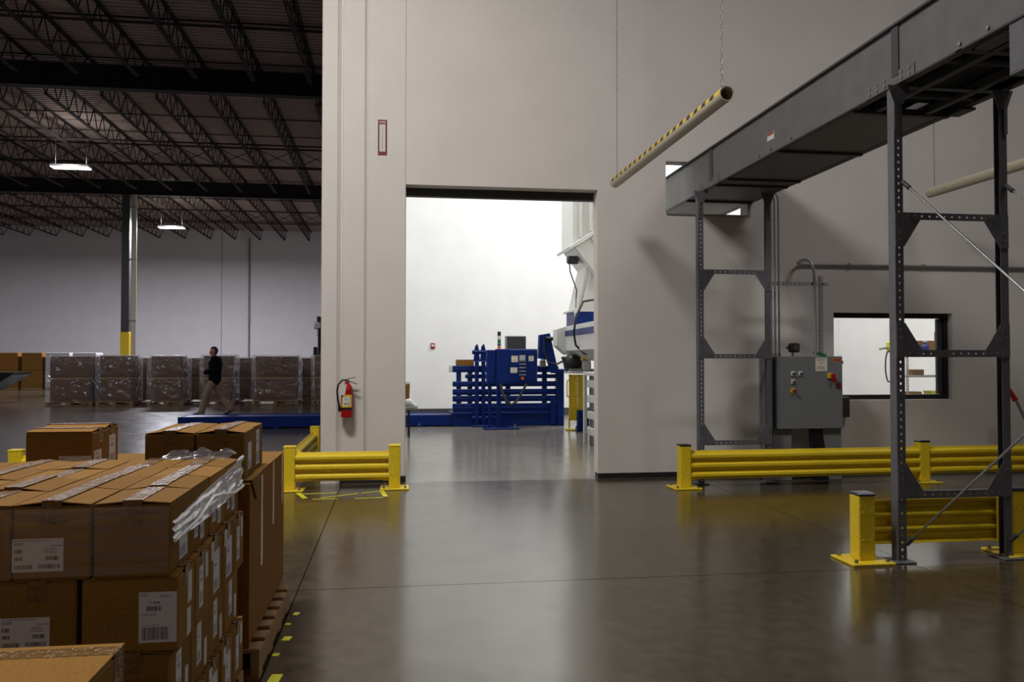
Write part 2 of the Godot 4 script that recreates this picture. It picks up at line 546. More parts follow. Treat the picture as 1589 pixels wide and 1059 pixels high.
# ---------------------------------------------------------------- the setting
func build_shell() -> void:
	var fl := shell("floor")
	part("subfloor", MB.new().box(-30, -0.4, -47, 14, -0.012, 24), M.joint, fl)
	var xs := [-30.0]
	for k in range(-7, 4):
		xs.append(-0.57 + 4.12 * k)
	xs.append(14.0)
	var zs := [-47.0]
	for k in range(-12, 6):
		zs.append(0.02 + 4.46 * k if k < 1 else 4.47 * k)
	zs.append(24.0)
	for i in xs.size() - 1:
		for j in zs.size() - 1:
			if xs[i + 1] - xs[i] > 0.1 and zs[j + 1] - zs[j] > 0.1:
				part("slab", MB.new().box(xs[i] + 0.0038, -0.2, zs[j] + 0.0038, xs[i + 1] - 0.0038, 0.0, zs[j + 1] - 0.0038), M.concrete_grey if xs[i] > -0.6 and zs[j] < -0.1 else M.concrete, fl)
	# front wall, with the doorway, the conveyor hole and the window cut out and two panel joints near its end
	var w := MB.new()
	var prof := PackedVector2Array([Vector2(-0.814, -0.2), Vector2(-0.814, -0.01), Vector2(-0.804, 0), Vector2(-0.642, 0), Vector2(-0.596, -0.036), Vector2(-0.582, -0.036), Vector2(-0.574, 0), Vector2(-0.334, 0), Vector2(-0.304, -0.028), Vector2(-0.297, -0.028), Vector2(-0.290, 0), Vector2(0.133, 0), Vector2(0.143, -0.01), Vector2(0.143, -0.2)])
	for i in prof.size():
		prof[i].y = -prof[i].y
	w.prism(prof, Transform3D(Basis(Vector3.RIGHT, -PI / 2), Vector3.ZERO), 9.7)
	w.box(0.143, 3.445, -0.2, 2.415, 9.7, 0)
	w.box(2.415, 0, -0.2, 3.265, 9.7, 0)
	w.box(3.265, 0, -0.2, 4.345, 3.18, 0)
	w.box(3.265, 3.82, -0.2, 4.345, 9.7, 0)
	w.box(4.345, 0, -0.2, 5.42, 9.7, 0)
	w.box(5.42, 0, -0.2, 7.03, 0.91, 0)
	w.box(5.42, 2.0, -0.2, 7.03, 9.7, 0)
	w.box(7.03, 0, -0.2, 14.0, 9.7, 0)
	struct("wall_front", w, M.wall_paint)
	struct("trim_1", MB.new().box(0.10, 3.35, -0.30, 2.45, 3.50, -0.201, 0.01), M.dark_grey)
	struct("baseboard_front", MB.new().box(2.412, 0, -0.15, 3.9, 0.062, 0.008, 0.003).box(3.9, 0, -0.1, 14, 0.062, 0.008, 0.003), M.black_rubber)
	struct("baseboard_left", MB.new().box(-0.60, 0, -0.15, 0.148, 0.075, 0.008, 0.003), M.black_rubber)
	struct("wall_right", MB.new().box(14, -0.2, -12, 14.3, 9.9, 24), M.wall_paint)
	struct("wall_back", MB.new().box(-30, -0.2, 24, 14.3, 9.9, 24.3), M.wall_paint)
	struct("wall_left", MB.new().box(-30.3, -0.2, -47, -30, 9.9, 24.3), M.far_paint)
	struct("wall_far", MB.new().box(-30.3, -0.2, -46.3, 0.1, 9.9, -46), M.far_paint)
	# the wall between the dark warehouse and the bright room, with a low opening for the run-out table
	struct("wall_divider", MB.new().box(-0.06, 0.36, -46, 0.10, 9.7, -0.2).box(-0.06, 0, -7.9, 0.10, 0.36, -0.2).box(-0.06, 0, -46, 0.10, 0.36, -9.3), M.white_paint)
	struct("wall_room_back", MB.new().box(0.1, 0, -11.7, 14, 9.7, -11.5), M.white_paint)
	struct("ceiling_room", MB.new().box(0.1, 9.3, -11.5, 14, 9.5, -0.2), M.white_paint)
	struct("wall_room_lining", MB.new().box(12.0, 0, -11.5, 12.2, 9.3, -0.2), M.white_paint)
	struct("baseboard_back", MB.new().box(0.1, 0.0, -11.5, 12, 0.19, -11.48, 0.004), M.dark_grey)
	# window
	var win := shell("window_1")
	var f := MB.new()
	f.box(5.42, 1.94, -0.19, 7.03, 2.0, -0.09, 0.004).box(5.42, 0.91, -0.19, 7.03, 0.97, -0.09, 0.004)
	f.box(5.42, 0.97, -0.19, 5.47, 1.94, -0.09, 0.004).box(6.97, 0.97, -0.19, 7.03, 1.94, -0.09, 0.004)
	part("window_frame", f, M.black, win)
	part("pane", MB.new().box(5.47, 0.97, -0.145, 6.97, 1.94, -0.139), M.glass, win)
	part("stop", MB.new().box(6.90, 0.975, -0.165, 6.968, 1.935, -0.115, 0.004), M.dark_grey, win)
	# thin roof drain pipe and panel seams on the far wall
	struct("trim_2", MB.new().cyl(Vector3(-9.18, 0.0, -45.92), Vector3(-9.18, 9.3, -45.92), 0.055, 10).box(-9.26, 4.0, -45.99, -9.10, 4.1, -45.86), M.cabinet_grey)
	struct("trim_3", MB.new().box(-10.92, 0, -46.0, -10.88, 9.6, -45.985).box(-17.0, 0, -46.0, -16.96, 9.6, -45.985), M.cabinet_grey)

func build_roof() -> void:
	var c := shell("ceiling")
	var d := MB.new()
	var z := -46.3
	while z < 24.2:  # ribbed steel deck
		d.quad(Vector3(-30.2, 9.84, z), Vector3(14.2, 9.84, z), Vector3(14.2, 9.84, z + 0.09), Vector3(-30.2, 9.84, z + 0.09), Vector3.DOWN)
		d.quad(Vector3(-30.2, 9.84, z + 0.09), Vector3(14.2, 9.84, z + 0.09), Vector3(14.2, 9.80, z + 0.11), Vector3(-30.2, 9.80, z + 0.11), Vector3(0, -0.45, -0.9))
		d.quad(Vector3(-30.2, 9.80, z + 0.11), Vector3(14.2, 9.80, z + 0.11), Vector3(14.2, 9.80, z + 0.18), Vector3(-30.2, 9.80, z + 0.18), Vector3.DOWN)
		d.quad(Vector3(-30.2, 9.80, z + 0.18), Vector3(14.2, 9.80, z + 0.18), Vector3(14.2, 9.84, z + 0.20), Vector3(-30.2, 9.84, z + 0.20), Vector3(0, -0.45, 0.9))
		z += 0.20
	part("roof_deck", d, M.deck, c)
	part("roof_slab", MB.new().box(-30.3, 9.86, -46.3, 14.3, 10.1, 24.3), M.deck, c)
	for zz in [-14.9, -30.6]:  # girders
		part("girder", MB.new().box(-30, 9.0, zz - 0.15, -0.06, 9.03, zz + 0.15, 0.004).box(-30, 9.03, zz - 0.01, -0.06, 9.64, zz + 0.01).box(-30, 9.64, zz - 0.15, -0.06, 9.67, zz + 0.15, 0.004), M.truss, c)
	# open-web joists: one shape for every bay
	var j := MB.new()
	for s in [-0.035, 0.035]:
		j.box(s - 0.02, 9.76, 0.0, s + 0.02, 9.80, 15.55)
		j.box(s - 0.02, 9.06, 0.9, s + 0.02, 9.10, 14.65)
	var n := 16
	for i in n:
		var a := 0.9 + 13.75 * i / n
		var b := a + 13.75 / n
		j.bar(Vector3(0, 9.08, a), Vector3(0, 9.78, (a + b) / 2), 0.025, 0.025)
		j.bar(Vector3(0, 9.78, (a + b) / 2), Vector3(0, 9.08, b), 0.025, 0.025)
	j.bar(Vector3(0, 9.08, 0.9), Vector3(0, 9.78, 0.1), 0.03, 0.03)
	j.bar(Vector3(0, 9.08, 14.65), Vector3(0, 9.78, 15.45), 0.03, 0.03)
	var jm := j.mesh()
	for bay in [-46.0, -30.5, -14.8]:
		for k in 18:
			part("roof_joist", jm, M.truss, c, Vector3(-2.3 - 1.52 * k, 0, bay + 0.05))
	for q in [[-11.45, 9.72, 0.03], [-11.75, 9.72, 0.03], [-13.3, 9.72, 0.016], [-14.45, 9.74, 0.025], [-19.9, 9.74, 0.02], [-20.9, 9.08, 0.03], [-22.2, 9.74, 0.02], [-24.2, 9.76, 0.03], [-24.3, 9.08, 0.03], [-27.5, 9.74, 0.03], [-35.0, 9.74, 0.025], [-38.5, 9.08, 0.03], [-38.6, 9.76, 0.03], [-42.0, 9.74, 0.025]]:
		part("bridging_pipe", MB.new().cyl(Vector3(-30, q[1], q[0]), Vector3(-0.06, q[1], q[0]), q[2], 6), M.truss, c)
	for zz in [-24.25, -38.55]:
		var x := MB.new()
		for k in 17:
			var a := -2.3 - 1.52 * k
			x.bar(Vector3(a, 9.08, zz), Vector3(a - 1.52, 9.76, zz), 0.025, 0.025)
			x.bar(Vector3(a, 9.76, zz), Vector3(a - 1.52, 9.08, zz), 0.025, 0.025)
		part("cross_bridging", x, M.truss, c)
	# column below the far girder
	var col := shell("column")
	col.position = Vector3(-12.1, 0, -30.6)
	part("column_shaft", MB.new().box(-0.17, 2.7, -0.15, 0.17, 9.0, 0.15, 0.01), M.dark_grey, col)
	part("yellow_guard", MB.new().box(-0.19, 0.0, -0.17, 0.19, 2.7, 0.17, 0.02), M.yellow_paint, col)
	var t := thing("downpipe", "pale vertical drain pipe strapped beside the far dark column", "pipe", Vector3(-11.75, 0, -30.55))
	part("pipe", MB.new().cyl(Vector3.ZERO, Vector3(0, 9.0, 0), 0.11, 14), M.pvc, t)
	for y in [3.2, 6.0, 8.4]:
		part("strap", MB.new().box(-0.17, y, -0.02, 0.12, y + 0.06, 0.125, 0.004), M.steel, t)

# ---------------------------------------------------------------- the bright room behind the wall
func build_bright_room() -> void:
	var t := thing("runout_table", "long low blue steel table running through the dividing wall to the baler", "table", Vector3(0, 0, -8.6))
	part("side_plate", MB.new().box(-4.30, 0.02, 0.40, 1.24, 0.25, 0.46, 0.008), M.blue, t)
	part("side_plate", MB.new().box(-4.30, 0.02, -0.46, 1.24, 0.25, -0.40, 0.008), M.blue, t)
	part("end_plate", MB.new().box(-4.34, 0.02, -0.46, -4.30, 0.25, 0.46, 0.006), M.blue, t)
	part("table_top", MB.new().box(-4.30, 0.20, -0.40, 1.24, 0.235, 0.40, 0.004), M.blue, t)
	for x in [-4.0, -2.4, -0.8, 0.55]:
		part("foot", MB.new().box(x - 0.06, 0.0, 0.41, x + 0.06, 0.03, 0.50, 0.004), M.blue, t)
	part("bolt", MB.new().cyl(Vector3(0.55, 0.02, 0.48), Vector3(0.55, 0.07, 0.48), 0.014, 8), M.steel, t)

	t = thing("baler", "large blue baler with horizontal beams in the bright room", "machine", Vector3(0, 0, -8.1))
	for q in [[1.26, 1.15, 3.55, 1.29], [1.53, 1.02, 3.55, 1.105], [1.26, 0.845, 3.55, 0.955], [1.26, 0.667, 3.55, 0.79], [1.26, 0.523, 3.55, 0.647], [1.26, 0.30, 3.55, 0.483]]:
		part("side_beam", MB.new().box(q[0], q[1], -0.14, q[2], q[3], 0.0, 0.012), M.blue, t)
		part("rib", MB.new().box(q[0], (q[1] + q[3]) / 2 - 0.008, 0.001, q[2], (q[1] + q[3]) / 2 + 0.008, 0.012, 0.003), M.blue, t)
	part("base", MB.new().box(1.24, 0.0, -1.1, 3.6, 0.28, 0.02, 0.015), M.blue, t)
	part("base_rail", MB.new().box(1.24, 0.25, -0.05, 3.6, 0.30, 0.05, 0.008), M.blue, t)
	part("top_plate", MB.new().box(1.26, 1.22, -1.1, 3.5, 1.285, -0.14, 0.01), M.blue, t)
	part("end_cap", MB.new().box(1.18, 1.15, -0.13, 1.258, 1.28, -0.02, 0.006), M.white_steel, t)
	for x in [1.34, 1.58, 2.4, 3.2]:
		part("post", MB.new().box(x, 0.28, -0.12, x + 0.10, 1.16, -0.02, 0.006), M.blue, t)
	part("corner_post", MB.new().box(3.50, 0.0, -0.16, 3.66, 1.15, 0.06, 0.012), M.blue, t)
	part("corner_post", MB.new().box(3.36, 0.02, 0.02, 3.47, 0.62, 0.10, 0.01), M.blue, t)
	part("deck_plate", MB.new().box(3.3, 1.15, -0.5, 4.4, 1.22, 0.15, 0.01), M.blue, t)
	# twin lever arms
	for x in [1.72, 1.86]:
		part("lever_arm", MB.new().box(x, 0.02, 0.06, x + 0.08, 1.40, 0.17, 0.01).prism(PackedVector2Array([Vector2(x - 0.03, 1.38), Vector2(x + 0.11, 1.38), Vector2(x + 0.08, 1.66), Vector2(x + 0.05, 1.76), Vector2(x + 0.0, 1.70)]), Transform3D(Basis(), Vector3(0, 0, 0.07)), 0.07), M.blue, t)
	part("lever_pivot", MB.new().cyl(Vector3(1.66, 1.58, 0.11), Vector3(2.0, 1.58, 0.11), 0.045, 12), M.blue, t)
	part("lever_pivot", MB.new().cyl(Vector3(1.66, 0.18, 0.11), Vector3(2.0, 0.18, 0.11), 0.05, 12), M.blue, t)
	part("lever_foot", MB.new().box(1.64, 0.0, 0.02, 2.1, 0.035, 0.22, 0.006), M.blue, t)
	# leaning blue mast with its cylinder rod
	part("mast", MB.new().prism(PackedVector2Array([Vector2(3.08, 1.45), Vector2(3.10, 1.95), Vector2(3.33, 1.99), Vector2(3.52, 1.15), Vector2(3.36, 1.15), Vector2(3.28, 1.42)]), Transform3D(Basis(), Vector3(0, 0, 0.0)), 0.16), M.blue, t)
	part("mast_brace", MB.new().prism(PackedVector2Array([Vector2(3.36, 1.28), Vector2(3.86, 1.13), Vector2(3.36, 1.13)]), Transform3D(Basis(), Vector3(0, 0, 0.05)), 0.06), M.blue, t)
	part("cylinder_rod", MB.new().cyl(Vector3(3.24, 1.87, 0.2), Vector3(3.62, 1.87, 0.2), 0.045, 12), M.black, t)
	part("hose", MB.new().tube([Vector3(3.20, 1.90, 0.2), Vector3(3.18, 1.6, 0.22), Vector3(3.28, 1.36, 0.25), Vector3(3.45, 1.32, 0.26), Vector3(3.62, 1.40, 0.26), Vector3(3.80, 1.48, 0.3)], 0.022, 8), M.black, t)
	part("valve_block", MB.new().box(3.14, 1.26, -0.05, 3.26, 1.40, 0.06, 0.01).box(3.17, 1.40, -0.03, 3.2, 1.5, 0.0).box(3.22, 1.40, -0.03, 3.25, 1.46, 0.0), M.steel, t)
	t = thing("carton", "small brown carton lying on the blue baler's top beam", "carton", Vector3(1.52, 1.29, -8.17))
	part("body", MB.new().box(-0.19, 0, -0.05, 0.19, 0.13, 0.06, 0.004), M.cardboard0, t)
	part("tape", MB.new().box(-0.19, 0.13, -0.012, 0.19, 0.132, 0.02), M.pack_tape, t)

	t = thing("grey_box", "grey steel box standing behind the blue control panel", "box", Vector3(2.66, 1.285, -8.45))
	part("body", MB.new().box(-0.22, 0, -0.14, 0.22, 0.66, 0.1, 0.012), M.cabinet_grey, t)
	part("front_cover", MB.new().box(-0.20, 0.02, 0.1, 0.20, 0.64, 0.115, 0.006), M.dark_grey, t)

	t = thing("control_panel", "blue control panel cabinet on a stand before the baler", "control panel", Vector3(0, 0, -7.2))
	part("cabinet", MB.new().box(2.09, 0.93, -0.32, 2.93, 1.64, 0.0, 0.012), M.blue, t)
	part("side_box", MB.new().box(1.90, 0.93, -0.30, 2.085, 1.62, -0.06, 0.012), M.blue, t)
	part("door", MB.new().box(2.36, 0.96, 0.0, 2.91, 1.62, 0.018, 0.006), M.blue, t)
	part("leg", MB.new().box(1.93, 0.03, -0.20, 2.0, 0.93, -0.12, 0.008), M.blue, t)
	part("leg", MB.new().box(2.10, 0.03, -0.14, 2.19, 0.93, -0.05, 0.008), M.blue, t)
	for y in [0.22, 0.42]:
		part("stand_rung", MB.new().bar(Vector3(1.98, y + 0.06, -0.14), Vector3(2.12, y, -0.1), 0.03, 0.03, 0.004), M.blue, t)
	part("foot_plate", MB.new().box(1.84, 0.0, -0.34, 2.55, 0.035, 0.08, 0.008), M.blue, t)
	part("gusset", MB.new().prism(PackedVector2Array([Vector2(2.19, 0.035), Vector2(2.34, 0.035), Vector2(2.19, 0.28)]), Transform3D(Basis(), Vector3(0, 0, -0.1)), 0.02), M.blue, t)
	part("bolt", MB.new().cyl(Vector3(2.46, 0.03, 0), Vector3(2.46, 0.11, 0), 0.016, 8), M.steel, t)
	for q in [[2.39, 1.37, 2.52, 1.50], [2.37, 1.15, 2.51, 1.26], [2.745, 1.39, 2.85, 1.50]]:
		var lb := part("notice_plate", plate(q[2] - q[0], q[3] - q[1], 0.003), M.print3, t, Vector3((q[0] + q[2]) / 2, (q[1] + q[3]) / 2, 0.019), "white notice with fine print")
		lb.name = "notice_plate"
	part("screen", MB.new().box(2.545, 1.38, 0.018, 2.685, 1.515, 0.03, 0.005), M.cabinet_grey, t)
	part("screen_face", MB.new().box(2.56, 1.41, 0.03, 2.67, 1.50, 0.033), M.card_white, t)
	for i in 4:
		for k in 4:
			var bt := part("push_button", MB.new().cyl(Vector3(0, 0, 0), Vector3(0, 0, 0.02), 0.014, 10), M.white_steel, t, Vector3(2.565 + 0.036 * k, 1.33 - 0.073 * i, 0.018))
			part("cap", MB.new().cyl(Vector3(0, 0, 0.02), Vector3(0, 0, 0.028), 0.008, 8), [M.black, M.button_blue, M.green, M.black][(i + k) % 4], bt)
	part("stop_button", MB.new().cyl(Vector3(2.615, 1.04, 0.018), Vector3(2.615, 1.04, 0.05), 0.032, 14), M.orange, t, Vector3.ZERO, "round orange stop button")
	var pts := []
	for i in 13:
		var a := i / 12.0
		pts.append(Vector3(lerpf(2.16, 2.70, a), 0.93 - 0.42 * sin(PI * pow(a, 0.8)) , 0.02))
	part("cable_loop", MB.new().tube(pts, 0.028, 8), M.dark_grey, t)
	t = thing("signal_light", "stacked signal light with coloured rings atop the blue control panel", "signal light", Vector3(2.16, 1.64, -7.36))
	var y := 0.0
	for q in [["orange", 0.06], ["button_blue", 0.05], ["green", 0.09], ["white_steel", 0.07], ["black", 0.09]]:
		part("ring", MB.new().cyl(Vector3(0, y, 0), Vector3(0, y + q[1] - 0.004, 0), 0.036, 14), M[q[0]], t)
		y += q[1]

	# white press housing running towards the camera along the right of the doorway
	t = thing("press_housing", "white steel press housing with a blue stripe above the yellow gate", "machine", Vector3(0, 0, 0))
	part("housing", MB.new().prism(PackedVector2Array([Vector2(3.40, 1.60), Vector2(3.40, 2.08), Vector2(4.9, 2.08), Vector2(4.9, 1.4), Vector2(3.75, 1.4)]), Transform3D(Basis(), Vector3(0, 0, -6.6)), 3.0), M.white_steel, t)
	part("end_box", MB.new().prism(PackedVector2Array([Vector2(3.22, 1.70), Vector2(3.22, 2.02), Vector2(3.40, 2.08), Vector2(4.0, 2.08), Vector2(4.0, 1.5), Vector2(3.42, 1.52)]), Transform3D(Basis(), Vector3(0, 0, -7.0)), 0.4), M.white_steel, t)
	part("stripe", MB.new().box(3.375, 1.88, -6.55, 3.402, 1.99, -3.7, 0.004), M.blue, t, Vector3.ZERO, "blue stripe")
	part("lower_body", MB.new().box(4.05, 0.0, -6.4, 4.8, 1.42, -3.7, 0.02), M.white_steel, t)
	part("yellow_bracket", MB.new().box(3.60, 1.42, -6.3, 3.72, 1.62, -6.1, 0.01), M.yellow_paint, t)
	part("pump_motor", MB.new().lathe([Vector2(0, -0.22), Vector2(0.11, -0.22), Vector2(0.15, -0.16), Vector2(0.15, 0.14), Vector2(0.10, 0.20), Vector2(0.04, 0.22), Vector2(0, 0.22)], Transform3D(Basis(Vector3.RIGHT, PI / 2), Vector3(3.46, 1.37, -6.3)), 18), M.black, t)
	part("motor_foot", MB.new().box(3.38, 1.20, -6.5, 3.62, 1.25, -6.1, 0.01), M.steel, t)
	part("pump", MB.new().lathe([Vector2(0, 0), Vector2(0.06, 0), Vector2(0.06, 0.12), Vector2(0.035, 0.14), Vector2(0.035, 0.3), Vector2(0, 0.3)], Transform3D(Basis(Vector3.BACK, 0.4), Vector3(3.40, 1.20, -6.35)), 12), M.dark_grey, t)
	part("shelf", MB.new().box(3.36, 1.15, -6.6, 4.05, 1.20, -6.1, 0.008), M.white_steel, t)
	part("side_tank", MB.new().box(3.62, 1.20, -6.5, 3.80, 1.41, -6.1, 0.03), M.white_steel, t)
	part("cable", MB.new().tube([Vector3(3.75, 2.55, -5.6), Vector3(3.5, 2.5, -5.5), Vector3(3.34, 2.2, -5.4), Vector3(3.30, 1.9, -5.4), Vector3(3.34, 1.68, -5.4), Vector3(3.5, 1.53, -5.4), Vector3(3.8, 1.50, -5.3)], 0.022, 8), M.black, t)

	# ribbed side of the baler's long chamber, nearest the doorway
	t = thing("ribbed_chamber", "white ribbed steel chamber wall just inside the doorway's right jamb", "machine", Vector3(3.23, 0, -4.1))
	part("corner_post", MB.new().box(-0.05, 0.0, -0.03, 0.0, 1.16, 0.06, 0.006), M.white_steel, t)
	part("side_plate", MB.new().box(0.05, 0.0, 0.0, 0.36, 1.16, 2.1, 0.006), M.cabinet_grey, t)
	for y2 in [0.16, 0.43, 0.70, 0.95]:
		part("rib", MB.new().box(-0.01, y2, 0.09, 0.05, y2 + 0.13, 2.1, 0.012), M.white_steel, t)
	part("top_rail", MB.new().box(-0.05, 1.15, -0.03, 0.36, 1.21, 2.1, 0.008), M.white_steel, t)

	t = thing("gate", "yellow barred safety gate beside the baler's blue corner", "gate", Vector3(0, 0, -6.8))
	for k in 2:
		var x0 := 3.50 + 0.18 * k
		part("frame", MB.new().box(x0, 0.20, 0, x0 + 0.03, 1.12, 0.04, 0.004).box(x0 + 0.14, 0.20, 0, x0 + 0.17, 1.12, 0.04, 0.004).box(x0, 1.08, 0, x0 + 0.17, 1.12, 0.04, 0.004).box(x0, 0.20, 0, x0 + 0.17, 0.24, 0.04, 0.004), M.yellow_paint, t)
		part("mesh_panel", MB.new().box(x0 + 0.03, 0.24, 0.014, x0 + 0.14, 1.08, 0.026), M.yellow_paint, t)
		part("handle", MB.new().tube([Vector3(x0 + 0.02, 1.0, 0.03), Vector3(x0 - 0.05, 1.0, 0.10), Vector3(x0 - 0.06, 0.94, 0.11), Vector3(x0 - 0.06, 0.72, 0.11), Vector3(x0 - 0.05, 0.68, 0.10), Vector3(x0 + 0.02, 0.68, 0.03)], 0.013, 6), M.yellow_paint, t)
	part("foot", MB.new().box(3.45, 0.0, -0.1, 3.62, 0.03, 0.1, 0.005).box(3.49, 0.03, 0.0, 3.52, 0.22, 0.04), M.yellow_paint, t)
	t = thing("blue_pedestal", "blue steel pedestal standing at the foot of the yellow gate", "pedestal", Vector3(3.70, 0, -6.55))
	part("body", MB.new().box(-0.08, 0.10, -0.08, 0.14, 0.42, 0.08, 0.01), M.blue, t)
	part("foot", MB.new().box(-0.10, 0.0, -0.10, 0.10, 0.10, 0.10, 0.012), M.blue, t)

	# hopper and its chute
	t = thing("hopper", "tall white steel hopper chute above the press housing", "hopper", Vector3(0, 0, -7.6))
	part("duct", MB.new().prism(PackedVector2Array([Vector2(3.52, 3.70), Vector2(3.52, 9.28), Vector2(5.2, 9.28), Vector2(5.2, 4.76)]), Transform3D(), 1.1), M.white_steel, t)
	for x in [3.66, 3.86, 4.2, 4.6]:
		part("duct_rib", MB.new().box(x, 3.84 + (x - 3.66) * 0.64, 1.1, x + 0.05, 9.28, 1.15, 0.006), M.white_steel, t)
	part("flange", MB.new().bar(Vector3(3.44, 3.63, 0.55), Vector3(5.2, 4.75, 0.55), 1.25, 0.06, 0.008), M.white_steel, t)
	part("slope_chute", MB.new().prism(PackedVector2Array([Vector2(3.55, 3.66), Vector2(5.0, 4.58), Vector2(5.2, 3.6), Vector2(4.35, 2.62)]), Transform3D(Basis(), Vector3(0, 0, 0.05)), 1.0), M.white_steel, t)
	for q in [[Vector3(3.60, 3.66, 1.06), Vector3(4.38, 2.68, 1.06)], [Vector3(3.92, 3.86, 1.06), Vector3(4.6, 3.0, 1.06)]]:
		part("chute_rib", MB.new().bar(q[0], q[1], 0.05, 0.05, 0.006), M.white_steel, t)
	part("lower_cone", MB.new().prism(PackedVector2Array([Vector2(3.63, 2.40), Vector2(3.84, 3.28), Vector2(4.7, 3.1), Vector2(4.9, 2.40)]), Transform3D(Basis(), Vector3(0, 0, 0.1)), 0.85), M.white_steel, t)
	part("cone_rib", MB.new().bar(Vector3(3.72, 2.42, 0.97), Vector3(3.93, 3.24, 0.97), 0.04, 0.04, 0.005), M.white_steel, t)
	part("collar", MB.new().box(3.60, 2.085, 0.1, 4.9, 2.40, 1.0, 0.01), M.blue, t)
	part("collar_rim", MB.new().box(3.54, 2.38, 0.05, 4.95, 2.42, 1.02, 0.006), M.white_steel, t)
	part("motor", MB.new().lathe([Vector2(0, 0), Vector2(0.07, 0), Vector2(0.085, 0.03), Vector2(0.085, 0.2), Vector2(0.06, 0.24), Vector2(0, 0.24)], Transform3D(Basis(Vector3.BACK, -PI / 2), Vector3(3.45, 3.42, 0.9)), 16), M.black, t)
	part("motor_bracket", MB.new().box(3.56, 3.36, 0.84, 3.78, 3.48, 0.96, 0.006), M.steel, t)
	part("cable", MB.new().tube([Vector3(3.50, 3.34, 0.9), Vector3(3.50, 3.18, 0.95), Vector3(3.56, 2.98, 1.0), Vector3(3.62, 2.80, 1.02), Vector3(3.60, 2.6, 1.02), Vector3(3.60, 2.36, 1.02)], 0.014, 6), M.dark_grey, t)
	part("conduit", MB.new().cyl(Vector3(3.58, 2.09, 1.04), Vector3(3.58, 2.78, 1.04), 0.014, 6).box(3.55, 2.34, 1.03, 3.62, 2.44, 1.08, 0.006), M.white_steel, t)

	t = thing("fire_alarm", "small red and white fire alarm strobe on the bright back wall", "alarm", Vector3(0.99, 1.77, -11.5))
	part("back_plate", MB.new().box(-0.055, -0.07, 0, 0.055, 0.07, 0.03, 0.008), M.red, t)
	part("strobe", MB.new().box(-0.035, -0.02, 0.03, 0.035, 0.04, 0.05, 0.006), M.white_steel, t)

	# a cart just behind the left jamb, mostly hidden by it
	t = thing("hand_cart", "small cart holding white rags and a brown tube behind the left door jamb", "cart", Vector3(0.24, 0, -6.0))
	part("tray", MB.new().box(-0.12, 0.50, -0.3, 0.17, 0.56, 0.3, 0.01), M.cabinet_grey, t)
	part("leg", MB.new().box(-0.11, 0.0, 0.22, -0.075, 0.50, 0.26, 0.006), M.black, t)
	part("leg", MB.new().box(0.035, 0.0, 0.22, 0.07, 0.50, 0.26, 0.006), M.black, t)
	part("leg", MB.new().box(-0.11, 0.0, -0.26, -0.075, 0.50, -0.22, 0.006), M.black, t)
	part("leg", MB.new().box(0.035, 0.0, -0.26, 0.07, 0.50, -0.22, 0.006), M.black, t)
	t = thing("rag_bundle", "bundle of white rags lying on the cart by the left jamb", "rags", Vector3(0.25, 0.56, -5.9))
	part("rags", MB.new().blob([[Vector3(-0.03, 0.06, 0), Vector3(0.05, 0.07, 0.05), 0.06, 0.07], [Vector3(0.05, 0.05, 0.05), Vector3(0.17, 0.0, 0.08), 0.05, 0.03], [Vector3(0.17, 0.0, 0.08), Vector3(0.21, -0.05, 0.09), 0.03, 0.015]], 0.02, 0.03), M.white_steel, t)
	t = thing("cardboard_tube", "short brown cardboard tube standing on the cart by the left jamb", "tube", Vector3(0.26, 0.56, -6.12))
	part("tube", MB.new().cyl(Vector3(0.0, 0, 0), Vector3(0.01, 0.40, 0), 0.045, 12), M.cardboard1, t)
	part("cap", MB.new().cyl(Vector3(0.01, 0.40, 0), Vector3(0.01, 0.44, 0), 0.05, 12), M.white_steel, t)

	# shelving seen through the window
	t = thing("shelving_unit", "grey metal shelving unit seen through the black framed window", "shelves", Vector3(9.55, 0, -4.2))
	for x in [-0.55, 0.62]:
		for z in [-0.22, 0.22]:
			part("upright", MB.new().perf(Vector3(x, 0, z), Vector3.RIGHT, Vector3.UP, 0.045, 1.60, 0.05, 0.012, 0.02, 0.003), M.steel, t)
	for y3 in [0.30, 0.70, 1.14, 1.52]:
		part("shelf", MB.new().box(-0.55, y3 - 0.035, -0.23, 0.67, y3, 0.23, 0.006), M.steel, t)
	for q in [["long brown carton on the top shelf behind the window", 0.08, 1.52, 0.62, 0.24, 0.24, 0], ["small dark brown carton on the middle shelf behind the window", -0.18, 1.14, 0.22, 0.10, 0.2, 3], ["brown carton at the right of the middle shelf behind the window", 0.50, 0.70, 0.26, 0.36, 0.24, 1], ["flat brown carton at the bottom left of the shelf behind the window", -0.30, 0.70, 0.34, 0.14, 0.24, 2]]:
		var c := thing("shelf_carton", q[0], "carton", Vector3(9.55 + q[1], q[2], -4.28), 0.0, "cartons on the shelving unit")
		part("body", MB.new().box(-q[3] / 2, 0, -q[5] / 2, q[3] / 2, q[4], q[5] / 2, 0.004), M["cardboard%d" % q[6]], c)
		part("tape", MB.new().box(-q[3] / 2, q[4], -0.025, q[3] / 2, q[4] + 0.001, 0.025), M.pack_tape, c)
	t = thing("dark_carton", "dark carton stacked on the long brown shelf carton behind the window", "carton", Vector3(9.85, 1.763, -4.15))
	part("body", MB.new().box(-0.12, 0, -0.1, 0.2, 0.16, 0.1, 0.004), M.kraft_dark, t)
	part("tape", MB.new().box(-0.12, 0.16, -0.02, 0.2, 0.161, 0.02), M.pack_tape, t)
	t = thing("yellow_bin", "yellow plastic bin at the bottom of the shelf behind the window", "bin", Vector3(9.62, 0.70, -4.1))
	part("body", MB.new().prism(PackedVector2Array([Vector2(-0.11, 0), Vector2(0.11, 0), Vector2(0.13, 0.15), Vector2(-0.13, 0.15)]), Transform3D(Basis(), Vector3(0, 0, -0.12)), 0.24), M.floor_tape, t)
